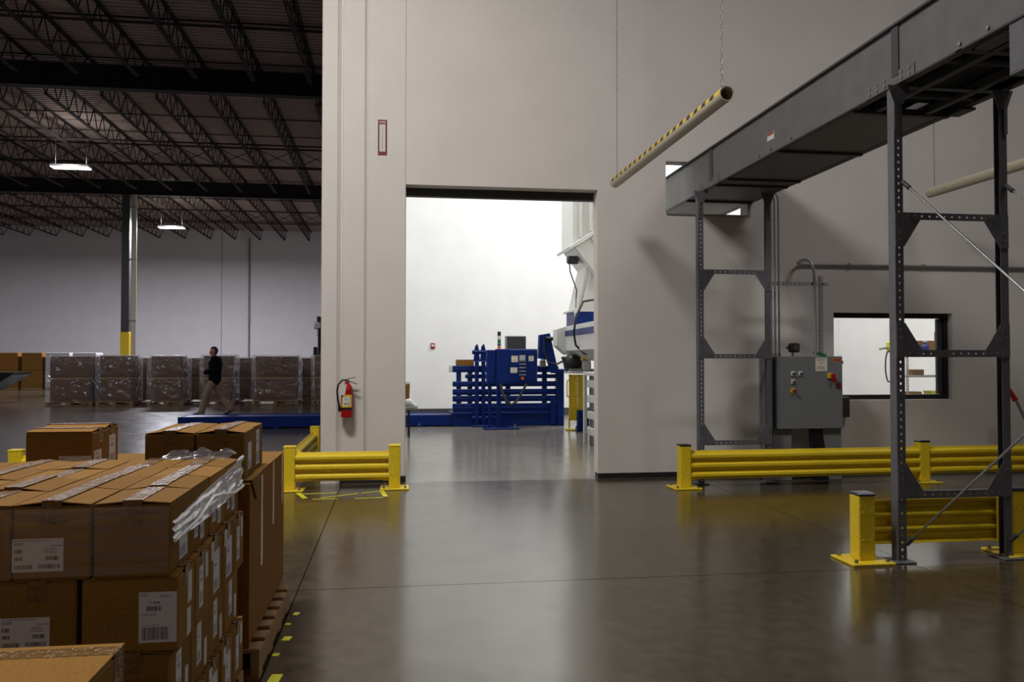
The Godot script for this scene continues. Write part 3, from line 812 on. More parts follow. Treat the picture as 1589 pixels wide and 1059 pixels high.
	part("rim", MB.new().box(-0.14, 0.14, -0.13, 0.14, 0.16, 0.13, 0.006), M.floor_tape, t)
	t = thing("blue_bottle", "blue jug on the top shelf behind the window", "jug", Vector3(9.42, 1.52, -4.06))
	part("body", MB.new().lathe([Vector2(0, 0), Vector2(0.075, 0), Vector2(0.075, 0.13), Vector2(0.03, 0.18), Vector2(0.03, 0.21), Vector2(0, 0.21)]), M.blue, t)
	part("cap", MB.new().cyl(Vector3(0, 0.21, 0), Vector3(0, 0.24, 0), 0.033, 12), M.white_steel, t)
	t = thing("tape_dispenser", "white tape rolls on the top shelf behind the window", "tape rolls", Vector3(9.82, 1.52, -4.0))
	part("roll", MB.new().lathe([Vector2(0.04, 0), Vector2(0.09, 0), Vector2(0.09, 0.05), Vector2(0.04, 0.05), Vector2(0.04, 0)]), M.tape_pale, t)
	part("roll", MB.new().lathe([Vector2(0.04, 0), Vector2(0.08, 0), Vector2(0.08, 0.05), Vector2(0.04, 0.05), Vector2(0.04, 0)]), M.white_steel, t, Vector3(0, 0.05, 0))
	t = thing("red_pole", "dark red pole leaning against the shelving behind the window", "pole", Vector3(9.55, 0, -3.9))
	part("shaft", MB.new().cyl(Vector3(-0.02, 0.0, 0.12), Vector3(0.08, 1.36, -0.06), 0.028, 10), M.brick_red, t)
	part("tip", MB.new().cyl(Vector3(0.08, 1.36, -0.06), Vector3(0.085, 1.46, -0.07), 0.02, 8), M.white_steel, t)
	t = thing("hose_reel_stand", "grey post carrying a yellow box and hanging hose behind the window", "stand", Vector3(8.72, 0, -3.95))
	part("post", MB.new().box(-0.03, 0.02, -0.03, 0.03, 1.55, 0.03, 0.004), M.steel, t)
	part("foot", MB.new().box(-0.15, 0, -0.15, 0.15, 0.02, 0.15, 0.004), M.steel, t)
	part("yellow_head", MB.new().box(-0.08, 1.54, -0.08, 0.11, 1.74, 0.08, 0.02), M.floor_tape, t)
	part("nozzle", MB.new().tube([Vector3(-0.08, 1.62, 0.0), Vector3(-0.2, 1.62, 0.02), Vector3(-0.26, 1.60, 0.03)], 0.02, 7), M.steel, t)
	pts = []
	for i in 15:
		var a := TAU * i / 14.0
		pts.append(Vector3(-0.1 - 0.08 * cos(a), 1.30 + 0.28 * sin(a), 0.05 + 0.02 * cos(a)))
	part("hose_loop", MB.new().tube(pts, 0.014, 7), M.dark_grey, t)
	part("red_hose", MB.new().tube([Vector3(-0.06, 1.12, 0.06), Vector3(0.0, 0.9, 0.07), Vector3(0.03, 0.7, 0.06), Vector3(0.05, 0.5, 0.05)], 0.016, 7), M.brick_red, t)
	t = thing("work_table", "low table with a brown board below the window's left half", "table", Vector3(8.1, 0, -4.0))
	part("table_top", MB.new().box(-0.45, 0.66, -0.3, 0.45, 0.70, 0.3, 0.006), M.steel, t)
	for q in [[-0.42, -0.27], [0.38, -0.27], [-0.42, 0.23], [0.38, 0.23]]:
		part("leg", MB.new().box(q[0], 0, q[1], q[0] + 0.04, 0.66, q[1] + 0.04, 0.004), M.steel, t)
	t = thing("flat_carton", "flat brown carton lying low behind the window's left half", "carton", Vector3(8.22, 0.70, -4.0))
	part("body", MB.new().box(-0.16, 0, -0.12, 0.16, 0.065, 0.12, 0.004), M.cardboard0, t)
	part("tape", MB.new().box(-0.16, 0.065, -0.02, 0.16, 0.066, 0.02), M.pack_tape, t)

# ---------------------------------------------------------------- the main bay
func rail_mesh(l: float) -> MB:  # three-ridge guard rail along x from 0, its ridges towards +z, 0.09 to 0.40 high
	var front := []
	for k in 3:
		var y := 0.095 + 0.103 * k
		for q in [[0.0, 0.0], [0.012, 0.004], [0.026, 0.044], [0.038, 0.056], [0.062, 0.056], [0.074, 0.044], [0.088, 0.004]]:
			front.append(Vector2(-q[1], y + q[0]))
	front.append(Vector2(0, 0.402))
	front.append(Vector2(0.006, 0.408))
	var poly := PackedVector2Array(front)
	for i in range(front.size() - 1, -1, -1):
		poly.append(front[i] + Vector2(0.006, 0.0))
	return MB.new().prism(poly, Transform3D(Basis(Vector3.UP, PI / 2), Vector3.ZERO), l)

func guard_post(at: Vector3, label: String, dark: bool, group: String) -> void:
	var t := thing("guard_post", label, "bollard", at, 0.0, group)
	part("post", MB.new().box(-0.062, 0.016, -0.062, 0.062, 0.465, 0.062, 0.008), M.yellow_paint, t)
	part("base_plate", MB.new().box(-0.155, 0, -0.155, 0.155, 0.018, 0.155, 0.004), M.yellow_paint, t)
	part("cap", MB.new().box(-0.066, 0.460, -0.066, 0.066, 0.482, 0.066, 0.008), M.dark_cap if dark else M.yellow_paint, t)
	for q in [[-0.115, -0.115], [0.115, -0.115], [-0.115, 0.115], [0.115, 0.115]]:
		part("anchor_bolt", MB.new().cyl(Vector3(q[0], 0.016, q[1]), Vector3(q[0], 0.040, q[1]), 0.013, 6), M.steel, t)
	for y in [0.16, 0.35]:
		for x in [-0.03, 0.03]:
			part("bolt", MB.new().cyl(Vector3(x, y, 0.060), Vector3(x, y, 0.066), 0.008, 6), M.yellow_paint, t)

func rail(at: Vector3, l: float, turn: float, label: String, group: String) -> void:
	var t := thing("guard_rail", label, "guard rail", at, turn, group)
	part("rail", rail_mesh(l), M.yellow_paint, t)
	for x in [0.0, l - 0.06]:
		part("end_bracket", MB.new().box(x, 0.085, -0.022, x + 0.06, 0.415, -0.007, 0.003), M.yellow_paint, t)

func build_main_bay() -> void:
	var ga := "yellow guard posts"
	var gb := "yellow guard rails"
	guard_post(Vector3(-1.10, 0, 0.43), "yellow guard post at the corner beside the tall brown carton", false, ga)
	guard_post(Vector3(0.02, 0, 0.43), "yellow guard post beside the doorway's left jamb", false, ga)
	guard_post(Vector3(-1.08, 0, -2.30), "yellow guard post behind the white wall's free end", false, ga)
	guard_post(Vector3(-3.86, 0, 0.40), "yellow guard post peeking out behind the cartons at far left", false, ga)
	guard_post(Vector3(3.17, 0, 0.86), "yellow dark-capped guard post at the near end of the long rail", true, ga)
	guard_post(Vector3(6.05, 0, 0.80), "yellow dark-capped guard post in the middle of the long rail", true, ga)
	guard_post(Vector3(3.25, 0, 4.26), "yellow dark-capped guard post left of the near frame's leg", true, ga)
	guard_post(Vector3(4.47, 0, 4.20), "yellow dark-capped guard post right of the near frame's leg", true, ga)
	rail(Vector3(-1.035, 0, 0.43), 0.99, 0.0, "short yellow three-ridge guard rail under the fire extinguisher", gb)
	rail(Vector3(-1.10, 0, 0.365), 2.60, PI / 2, "yellow guard rail running back past the white wall's free end", gb)
	rail(Vector3(-3.795, 0, 0.41), 2.63, 0.0, "yellow guard rail starting from the post behind the cartons at far left", gb)
	rail(Vector3(3.235, 0, 0.86), 2.75, 0.018, "long yellow guard rail before the grey electrical cabinet", gb)
	rail(Vector3(6.115, 0, 0.80), 3.6, 0.018, "yellow guard rail under the window, reaching out at right", gb)
	rail(Vector3(4.405, 0, 4.17), 1.09, PI, "short yellow guard rail behind the near conveyor frame's legs", gb)
	# worn tape on the floor
	var t := thing("floor_tape", "worn yellow tape lines on the floor before the short rail", "tape")
	for q in [[-0.99, 0.62, -0.88, 0.98, 0.05], [-0.94, 0.70, -0.58, 0.66, 0.03], [-0.72, 0.98, -0.36, 0.74, 0.03], [-0.32, 0.72, -0.12, 0.60, 0.03], [-0.12, 0.58, -0.07, 0.98, 0.05], [-0.80, 1.05, -0.55, 1.06, 0.025], [-0.38, 1.06, -0.10, 1.04, 0.025]]:
		part("strip", MB.new().bar(Vector3(q[0], 0.001, q[1]), Vector3(q[2], 0.001, q[3]), q[4], 0.0016), M.floor_tape, t)
	t = thing("floor_tape", "torn yellow tape scraps on the floor beside the pallets", "tape")
	for q in [[-0.52, 6.00, -0.505, 5.86, 0.05], [-0.55, 5.62, -0.545, 5.58, 0.03], [-0.53, 5.40, -0.52, 5.34, 0.04], [-0.55, 5.15, -0.545, 5.12, 0.03], [-0.53, 4.98, -0.52, 4.93, 0.03]]:
		part("strip", MB.new().bar(Vector3(q[0], 0.001, q[1]), Vector3(q[2], 0.001, q[3]), q[4], 0.0016), M.floor_tape, t)

	# fire extinguisher
	t = thing("fire_extinguisher", "red fire extinguisher with a yellow label hanging on the wall's end panel", "extinguisher", Vector3(-0.515, 0.76, 0.085))
	part("cylinder", MB.new().lathe([Vector2(0, 0.0), Vector2(0.062, 0.0), Vector2(0.068, 0.008), Vector2(0.068, 0.315), Vector2(0.06, 0.345), Vector2(0.038, 0.372), Vector2(0.022, 0.385), Vector2(0.02, 0.405), Vector2(0, 0.405)], Transform3D(), 24), M.red, t)
	part("label_band", curved(0.0686, -0.95, 0.95, 0.115, 0.255), M.yellow_paint, t, Vector3.ZERO, "yellow label")
	part("label_print", curved(0.0692, -0.60, 0.60, 0.13, 0.235), M.print2, t)
	part("black_band", curved(0.0686, -1.3, 1.3, 0.085, 0.112), M.black, t, Vector3.ZERO, "black band")
	part("valve", MB.new().box(-0.018, 0.395, -0.02, 0.02, 0.435, 0.02, 0.005), M.steel, t)
	part("handle", MB.new().bar(Vector3(-0.02, 0.43, 0), Vector3(0.095, 0.452, 0.02), 0.02, 0.008, 0.002), M.steel, t)
	part("handle", MB.new().bar(Vector3(0.0, 0.415, 0.0), Vector3(0.115, 0.375, 0.03), 0.02, 0.008, 0.002), M.dark_grey, t)
	part("hose", MB.new().tube([Vector3(-0.015, 0.418, 0.01), Vector3(-0.05, 0.42, 0.02), Vector3(-0.095, 0.37, 0.03), Vector3(-0.108, 0.30, 0.03), Vector3(-0.10, 0.21, 0.03), Vector3(-0.085, 0.13, 0.02)], 0.010, 8), M.black, t)
	part("nozzle", MB.new().cyl(Vector3(-0.085, 0.14, 0.02), Vector3(-0.078, 0.065, 0.02), 0.013, 10, 0.018), M.black, t)
	part("inspection_tag", MB.new().obox(Transform3D(Basis(Vector3.BACK, -0.15), Vector3(-0.045, 0.315, 0.068)), Vector3(0.07, 0.125, 0.002)), M.paper, t, Vector3.ZERO, "white paper tag")
	part("bracket", MB.new().box(-0.02, 0.05, -0.085, 0.02, 0.42, -0.066, 0.003), M.steel, t)

	# wall sign
	t = thing("wall_sign", "narrow vertical red and white sign high on the white wall", "sign", Vector3(-0.13, 3.98, 0.0))
	part("board", MB.new().box(-0.052, -0.205, 0, 0.052, 0.205, 0.006, 0.001), M.brick_red, t)
	part("white_field", MB.new().box(-0.034, -0.165, 0.006, 0.034, 0.15, 0.0075), M.paper, t)
	var f := SystemFont.new()
	f.font_names = PackedStringArray(["Droid Sans"])
	f.font_weight = 700
	part("lettering", letters(f, "F\nI\nR\nE\n\nE\nX\nT\nI\nN\nG\nU\nI\nS\nH\nE\nR", 0.0145), M.black, t, Vector3(0, -0.008, 0.0077))
	part("lettering", letters(f, "FIRE", 0.034), M.paper, t, Vector3(0, 0.177, 0.0065))

	# headache bars hanging on chains
	hanging_bar(Vector3(2.49, 3.42, 0.53), 3.22, "cream hanging clearance pipe with yellow and black tape near the doorway", true)
	hanging_bar(Vector3(6.40, 3.42, 0.49), 3.22, "plain cream hanging clearance pipe behind the near conveyor frame at right", false)

	# electrical cabinet on its pedestal
	t = thing("electrical_cabinet", "grey electrical control cabinet with push buttons beside the window", "cabinet", Vector3(0, 0, 0))
	part("body", MB.new().box(4.40, 0.62, 0.26, 5.23, 1.45, 0.53, 0.008), M.cabinet_grey, t)
	part("door", MB.new().box(4.40, 0.605, 0.53, 5.22, 1.452, 0.55, 0.006), M.cabinet_grey, t)
	part("pedestal_leg", MB.new().box(4.36, 0.0, 0.28, 4.61, 0.62, 0.50, 0.006), M.cabinet_grey, t)
	part("pedestal_leg", MB.new().box(4.99, 0.0, 0.28, 5.23, 0.62, 0.50, 0.006), M.cabinet_grey, t)
	part("cable_duct", MB.new().prism(PackedVector2Array([Vector2(4.85, 0.62), Vector2(4.98, 0.62), Vector2(5.06, 0.0), Vector2(4.90, 0.0)]), Transform3D(Basis(), Vector3(0, 0, 0.42)), 0.09), M.black, t)
	part("wireway", MB.new().box(4.30, 0.0, 0.30, 4.385, 1.44, 0.50, 0.006), M.frame_grey, t)
	for q in [[4.60, 1.25, "black", "white_steel"], [4.692, 1.25, "button_blue", "white_steel"], [4.60, 1.155, "brick_red", "white_steel"]]:
		var bt := part("push_button", MB.new().box(-0.024, -0.026, 0, 0.024, 0.026, 0.012, 0.004), M[q[3]], t, Vector3(q[0], q[1], 0.55))
		part("button_cap", MB.new().cyl(Vector3(0.004, -0.004, 0.012), Vector3(0.004, -0.004, 0.03), 0.013, 12), M[q[2]], bt)
	var sb := part("stop_button", MB.new().cyl(Vector3(0, 0, 0), Vector3(0, 0, 0.012), 0.032, 16), M.tape_yellow, t, Vector3(4.602, 1.048, 0.55), "yellow ringed stop button")
	part("button_cap", MB.new().cyl(Vector3(0.006, 0, 0.012), Vector3(0.006, 0, 0.05), 0.02, 14), M.brick_red, sb)
	var sw := part("disconnect_switch", MB.new().box(-0.035, -0.03, 0, 0.03, 0.035, 0.02, 0.006), M.tape_yellow, t, Vector3(5.06, 1.22, 0.55), "yellow switch plate with a red lever")
	part("lever", MB.new().obox(Transform3D(Basis(Vector3.BACK, 0.15), Vector3(0.022, -0.02, 0.045)), Vector3(0.04, 0.10, 0.05), 0.01), M.red, sw)
	part("notice_plate", plate(0.145, 0.155, 0.002), M.print3, t, Vector3(4.955, 1.355, 0.5505), "cream notice with fine print")
	var ol := part("warning_label", MB.new().box(-0.05, -0.016, 0, 0.05, 0.016, 0.001), M.orange, t, Vector3(5.155, 1.408, 0.55), "orange label")
	part("lettering", MB.new().box(-0.04, -0.008, 0.001, -0.012, 0.008, 0.0014).box(-0.008, -0.008, 0.001, 0.012, 0.008, 0.0014).box(0.016, -0.008, 0.001, 0.04, 0.008, 0.0014), M.brick_red, ol)
	part("warning_label", MB.new().box(5.135, 1.07, 0.55, 5.20, 1.14, 0.551), M.brick_red, t, Vector3.ZERO, "dull red square label")
	part("latch", MB.new().box(5.23, 1.36, 0.47, 5.25, 1.40, 0.52, 0.004).box(5.23, 0.66, 0.47, 5.25, 0.70, 0.52, 0.004), M.steel, t)
	t = thing("alarm_horn", "small black horn on a stub above the grey electrical cabinet", "horn", Vector3(4.665, 1.452, 0.42))
	part("stub", MB.new().cyl(Vector3.ZERO, Vector3(0, 0.05, 0), 0.014, 8), M.steel, t)
	part("body", MB.new().box(-0.04, 0.045, -0.05, 0.075, 0.155, 0.05, 0.018), M.black, t)
	part("grille", MB.new().cyl(Vector3(0.02, 0.10, 0.05), Vector3(0.02, 0.10, 0.062), 0.042, 14), M.dark_grey, t)
	part("cone", MB.new().cyl(Vector3(-0.04, 0.10, 0), Vector3(-0.075, 0.10, 0), 0.012, 8), M.black, t)
	t = thing("junction_box", "grey junction box on the wall below the window's left corner", "junction box", Vector3(5.47, 0.835, 0.0))
	part("body", MB.new().box(-0.12, -0.13, 0, 0.10, 0.12, 0.10, 0.006), M.dark_grey, t)
	part("cover", MB.new().box(-0.11, -0.12, 0.10, 0.09, 0.11, 0.108, 0.003), M.dark_grey, t)
	# conduits and their rack
	for q in [[4.405, "left"], [4.45, "middle"], [4.50, "right"]]:
		var x: float = q[0]
		t = thing("conduit", "grey vertical conduit above the cabinet, %s of the three" % q[1], "conduit", Vector3(x, 1.45, 0.42), 0.0, "vertical conduits from cabinet to conveyor")
		part("pipe", MB.new().tube([Vector3.ZERO, Vector3(0, 1.82, 0), Vector3(-0.008, 1.88, 0), Vector3(-0.03, 1.92, 0), Vector3(-0.08, 1.94, 0)], 0.012, 8), M.galvanised, t)
		part("connector", MB.new().cyl(Vector3.ZERO, Vector3(0, 0.04, 0), 0.018, 10), M.steel, t)
	t = thing("bent_conduit", "grey conduit bending from the cabinet back to the wall and along it", "conduit", Vector3(0, 0, 0))
	part("pipe", MB.new().tube([Vector3(4.955, 1.45, 0.42), Vector3(4.945, 2.40, 0.42), Vector3(4.935, 2.50, 0.42), Vector3(4.91, 2.57, 0.40), Vector3(4.87, 2.605, 0.36), Vector3(4.88, 2.61, 0.24), Vector3(4.90, 2.60, 0.10), Vector3(4.94, 2.588, 0.04), Vector3(5.04, 2.588, 0.03), Vector3(9.4, 2.588, 0.03)], 0.018, 10), M.galvanised, t)
	for x in [5.6, 6.6, 7.6, 8.6]:
		part("clip", MB.new().box(x, 2.562, 0, x + 0.03, 2.614, 0.056, 0.004), M.steel, t)
	t = thing("strut_rack", "slotted steel strut rack holding the conduits above the cabinet", "rack", Vector3(0, 0, 0))
	part("cross_strut", MB.new().perf(Vector3(4.35, 2.29, 0.40), Vector3.UP, Vector3.RIGHT, 0.041, 0.78, 0.05, 0.014, 0.028, 0.003).box(4.35, 2.325, 0.36, 5.13, 2.331, 0.40), M.galvanised, t)
	part("upright_strut", MB.new().perf(Vector3(5.03, 1.45, 0.385), Vector3.RIGHT, Vector3.UP, 0.041, 0.96, 0.05, 0.014, 0.028, 0.003).box(5.03, 1.45, 0.35, 5.034, 2.41, 0.384), M.galvanised, t)
	part("foot_clip", MB.new().bar(Vector3(4.93, 1.50, 0.40), Vector3(5.10, 1.46, 0.40), 0.02, 0.03, 0.004), M.green, t)
	# long-handled tool at the right edge
	t = thing("pry_bar", "grey bar with a red grip leaning on the wall at the right edge", "tool", Vector3(7.5, 0, 0.45))
	part("shaft", MB.new().cyl(Vector3(0.32, 0.0, 0.25), Vector3(0.05, 0.93, -0.02), 0.018, 10), M.steel, t)
	part("grip", MB.new().cyl(Vector3(0.05, 0.91, -0.015), Vector3(-0.01, 1.06, -0.06), 0.034, 12, 0.022), M.red, t, Vector3.ZERO, "red grip")

func curved(r: float, a0: float, a1: float, y0: float, y1: float) -> MB:  # a patch of a cylinder facing +z
	var b := MB.new()
	var n := 10
	for i in n:
		var s := lerpf(a0, a1, float(i) / n)
		var e := lerpf(a0, a1, float(i + 1) / n)
		var p := Vector3(sin(s), 0, cos(s))
		var q := Vector3(sin(e), 0, cos(e))
		var u0 := float(i) / n
		var u1 := float(i + 1) / n
		b.tri(p * r + Vector3(0, y1, 0), q * r + Vector3(0, y1, 0), q * r + Vector3(0, y0, 0), p, q, q, Vector2(u0, 0), Vector2(u1, 0), Vector2(u1, 1))
		b.tri(p * r + Vector3(0, y1, 0), q * r + Vector3(0, y0, 0), p * r + Vector3(0, y0, 0), p, q, p, Vector2(u0, 0), Vector2(u1, 1), Vector2(u0, 1))
	return b

func letters(f: Font, text: String, h: float) -> TextMesh:
	var m := TextMesh.new()
	m.font = f
	m.text = text
	m.font_size = 24
	m.pixel_size = h / 24.0
	m.depth = 0.0006
	m.line_spacing = -4.0
	return m

func hanging_bar(at: Vector3, l: float, label: String, taped: bool) -> void:
	var t := thing("hanging_pipe", label, "pipe", at)
	var b := MB.new()
	b.lathe([Vector2(0.050, 0), Vector2(0.058, 0), Vector2(0.058, l), Vector2(0.050, l), Vector2(0.050, 0)], Transform3D(Basis(Vector3.RIGHT, PI / 2), Vector3.ZERO), 28)
	part("pipe", b, M.pvc, t)
	if taped:
		var strip := func(z0: float, z1: float, r: float) -> MB:
			var c := MB.new()
			for i in 5:
				var s := lerpf(2.42, 3.2, i / 5.0)
				var e := lerpf(2.42, 3.2, (i + 1) / 5.0)
				var p := Vector3(cos(s), sin(s), 0)
				var q := Vector3(cos(e), sin(e), 0)
				c.tri(p * r + Vector3(0, 0, z0), q * r + Vector3(0, 0, z0), q * r + Vector3(0, 0, z1), p, q, q)
				c.tri(p * r + Vector3(0, 0, z0), q * r + Vector3(0, 0, z1), p * r + Vector3(0, 0, z1), p, q, p)
			return c
		part("yellow_tape", strip.call(0.02, l - 0.01, 0.0586), M.tape_yellow, t, Vector3.ZERO, "yellow tape strip")
		for i in 18:
			var z := 0.06 + (l - 0.1) * i / 18.0
			part("black_stripe", strip.call(z, z + 0.085, 0.0592), M.tape_black, t)
	for z in [0.09, l - 0.10]:
		var c := MB.new()
		var y := 0.05
		var k := 0
		while y < 6.36:  # chain of small links
			var pts := []
			for i in 7:
				var a := TAU * i / 6.0
				var d := Vector3(cos(a) * 0.009, sin(a) * 0.026, 0)
				if k % 2:
					d = Vector3(0, d.y, d.x)
				pts.append(Vector3(0, y, z) + d)
			c.tube(pts, 0.0026, 4, false)
			y += 0.042
			k += 1
		part("chain", c, M.steel, t)
		part("eye_bolt", MB.new().cyl(Vector3(0, 0.048, z), Vector3(0, 0.085, z), 0.006, 6), M.steel, t)

# ---------------------------------------------------------------- the conveyor and its frames
func conveyor_frame(x0: float, z: float, label: String, hook: float) -> void:
	var t := thing("conveyor_support", label, "frame", Vector3(x0, 0, z), 0.0, "steel supports of the conveyor")
	var h := 3.32
	# left leg: plain side plate towards -x, punched plate towards +z
	part("leg", MB.new().box(0.0, 0.012, -0.075, 0.004, h, 0.0).perf(Vector3(0.0, 0.012, 0.0), Vector3.RIGHT, Vector3.UP, 0.062, h - 0.012, 0.05, 0.014, 0.016, 0.004).box(0.0, 0.012, -0.079, 0.05, h, -0.075), M.frame_grey, t)
	# right leg: channel open towards the left, its back plate punched
	part("leg", MB.new().box(0.81, 0.012, -0.002, 0.87, h, 0.002).perf(Vector3(0.87, 0.012, -0.075), Vector3.BACK, Vector3.UP, 0.075, h - 0.012, 0.05, 0.014, 0.016, 0.004).box(0.83, 0.012, -0.079, 0.87, h, -0.075), M.frame_grey, t)
	for x in [-0.05, 0.77]:
		part("foot_plate", MB.new().box(x, 0, -0.12, x + 0.15, 0.012, 0.06, 0.003), M.frame_grey, t)
	for q in [[2.39, -1.0], [1.425, 1.0], [0.44, 1.0]]:
		var y: float = q[0]
		part("crossbar", MB.new().perf(Vector3(0.06, y, 0.002), Vector3.UP, Vector3.RIGHT, 0.05, 0.75, 0.055, 0.012, 0.016, 0.004).box(0.06, y + 0.046, -0.05, 0.81, y + 0.05, 0.0), M.frame_grey, t)
		for s in [0, 1]:
			var a := 0.0 if s == 0 else 0.87
			var m := 1.0 if s == 0 else -1.0
			var y0 := y if q[1] > 0.0 else y + 0.05
			var poly := PackedVector2Array([Vector2(a, y0), Vector2(a + m * 0.19, y0), Vector2(a + m * 0.19, y0 + 0.05 * q[1]), Vector2(a + m * 0.065, y0 + 0.24 * q[1]), Vector2(a, y0 + 0.24 * q[1])])
			var g := part("gusset", MB.new().prism(poly, Transform3D(Basis(), Vector3(0, 0, 0.004)), 0.004), M.frame_grey, t)
			var b := MB.new()
			for p in [[0.03, 0.19], [0.03, 0.14], [0.10, 0.025], [0.15, 0.025]]:
				b.cyl(Vector3(a + m * p[0], y0 + p[1] * q[1], 0.008), Vector3(a + m * p[0], y0 + p[1] * q[1], 0.016), 0.008, 6)
			part("bolt", b, M.steel, g).set_meta("kind", "stuff")
	for a in [0.0, 0.87]:
		var m := 1.0 if a < 0.5 else -1.0
		part("head_bracket", MB.new().prism(PackedVector2Array([Vector2(a - m * 0.05, h + 0.014), Vector2(a + m * 0.12, h + 0.014), Vector2(a + m * 0.065, h - 0.12), Vector2(a, h - 0.12)]), Transform3D(Basis(), Vector3(0, 0, 0.005)), 0.006).box(a - m * 0.002, h - 0.3, 0.006, a + m * 0.025, h - 0.1, 0.012), M.frame_grey, t)
	if hook > 0.0:  # cross rods towards the next frame, out of the picture
		for x in [0.058, 0.85]:
			for q in [[2.64, 0.20], [0.14, 2.60]]:
				var p0 := Vector3(x, q[0], 0.025)
				var p1 := Vector3(x, q[1], hook - 0.08)
				var r := part("brace_rod", MB.new().cyl(p0, p1, 0.0075, 8), M.steel, t)
				var d := (p1 - p0).normalized()
				part("turnbuckle", MB.new().cyl(p0 - d * 0.02, p0 + d * 0.07, 0.016, 8), M.dark_grey, r)

func build_conveyor() -> void:
	conveyor_frame(3.435, 0.62, "grey perforated conveyor frame standing against the wall beside the cabinet", 0.0)
	conveyor_frame(3.475, 4.33, "grey perforated conveyor frame nearest the camera with diagonal brace rods", 3.3)
	conveyor_frame(3.475, 7.70, "grey perforated conveyor frame beyond the picture's right edge", 0.0)
	var t := thing("conveyor", "long grey overhead belt conveyor running out of a hole in the wall", "conveyor", Vector3(3.50, 3.35, 0))
	var zs := [-2.4, 0.86, 4.32, 8.4]
	for k in 3:
		for s in [0.0, 0.87]:
			part("side_panel", MB.new().box(s, 0.0, zs[k] + 0.002, s + 0.004, 0.41, zs[k + 1] - 0.002), M.grey_paint, t)
			var m := -1.0 if s == 0.0 else 1.0
			part("top_lip", MB.new().box(s, 0.405, zs[k], s + m * 0.025, 0.425, zs[k + 1] - 0.002, 0.003), M.dark_grey, t)
			part("bottom_lip", MB.new().box(s, -0.012, zs[k], s - m * 0.06, 0.0, zs[k + 1] - 0.002, 0.002), M.dark_grey, t)
			if k > 0:
				part("joint_strip", MB.new().box(s, 0.05, zs[k] - 0.035, s + m * 0.012, 0.405, zs[k] + 0.045, 0.003), M.dark_grey, t)
				var pl := part("splice_plate", MB.new().box(s, -0.01, zs[k] - 0.36, s + m * 0.008, 0.085, zs[k] + 0.22, 0.003), M.grey_paint, t)
				var b := MB.new()
				for q in [-0.31, -0.22, -0.12, 0.08, 0.17]:
					for y in [0.018, 0.062]:
						b.cyl(Vector3(s + m * 0.008, y, zs[k] + q), Vector3(s + m * 0.015, y, zs[k] + q), 0.010, 6)
				part("bolt", b, M.steel, pl).set_meta("kind", "stuff")
	# floor pans between cross members; past the near frame the underside is open
	var cr := [-2.35, 0.02, 0.95, 1.25, 2.45, 3.70]
	for k in cr.size() - 1:
		part("floor_pan", MB.new().box(0.055, -0.006, cr[k] + 0.03, 0.815, 0.0, cr[k + 1] - 0.03), M.pan_brown, t)
	for z in cr:
		part("cross_member", MB.new().box(0.02, -0.03, z - 0.03, 0.85, 0.02, z + 0.03, 0.004), M.dark_grey, t)
	part("belt", MB.new().box(0.05, 0.20, -2.3, 0.82, 0.212, 8.3), M.belt, t)
	part("return_belt", MB.new().box(0.12, 0.065, 3.75, 0.75, 0.073, 8.3), M.belt, t)
	for x in [0.20, 0.62]:
		part("return_rail", MB.new().box(x, -0.02, 3.72, x + 0.05, 0.05, 8.3, 0.004), M.dark_grey, t)
	for z in [4.05, 4.75, 5.45, 6.15]:
		part("return_roller", MB.new().cyl(Vector3(0.02, 0.03, z), Vector3(0.85, 0.03, z), 0.032, 12), M.dark_grey, t)
		part("cross_angle", MB.new().box(0.0, -0.012, z + 0.2, 0.87, 0.0, z + 0.26, 0.002), M.dark_grey, t)
	part("take_up_bracket", MB.new().box(0.05, -0.03, 5.05, 0.16, 0.06, 5.35, 0.01), M.pan_brown, t)
	part("cable_clip", MB.new().box(0.80, -0.035, 3.75, 0.90, -0.012, 3.95, 0.004), M.black, t)
	part("drive_plate", MB.new().box(0.01, -0.30, 5.40, 0.022, 0.06, 5.52, 0.004).box(0.01, -0.31, 5.40, 0.45, -0.296, 5.75, 0.003), M.frame_grey, t)
	part("drive_box", MB.new().box(0.06, -0.29, 5.55, 0.42, -0.03, 6.3, 0.02), M.cabinet_grey, t)
	part("small_sign", MB.new().box(-0.003, 0.12, 2.28, 0.0, 0.19, 2.42), M.paper, t, Vector3.ZERO, "small red and white warning sticker")
	part("small_sign", MB.new().box(-0.0042, 0.165, 2.285, -0.003, 0.188, 2.415), M.red, t)
	var b2 := MB.new()
	for z in [2.1, 2.35, 2.75, 5.0, 5.25, 5.6, 5.9]:
		b2.cyl(Vector3(0, 0.03, z), Vector3(-0.012, 0.03, z), 0.013, 6)
		b2.cyl(Vector3(0.87, 0.03, z), Vector3(0.885, 0.03, z), 0.012, 6)
	part("bolt", b2, M.steel, t).set_meta("kind", "stuff")
	struct("trim_4", MB.new().box(3.27, 3.165, -0.21, 4.34, 3.185, 0.012, 0.002).box(4.30, 3.17, -0.21, 4.345, 3.82, 0.006, 0.002), M.galvanised)

# ---------------------------------------------------------------- cartons and pallets
var cache := {}

func cached(key: String, make: Callable) -> ArrayMesh:
	if not cache.has(key):
		cache[key] = make.call().mesh()
	return cache[key]

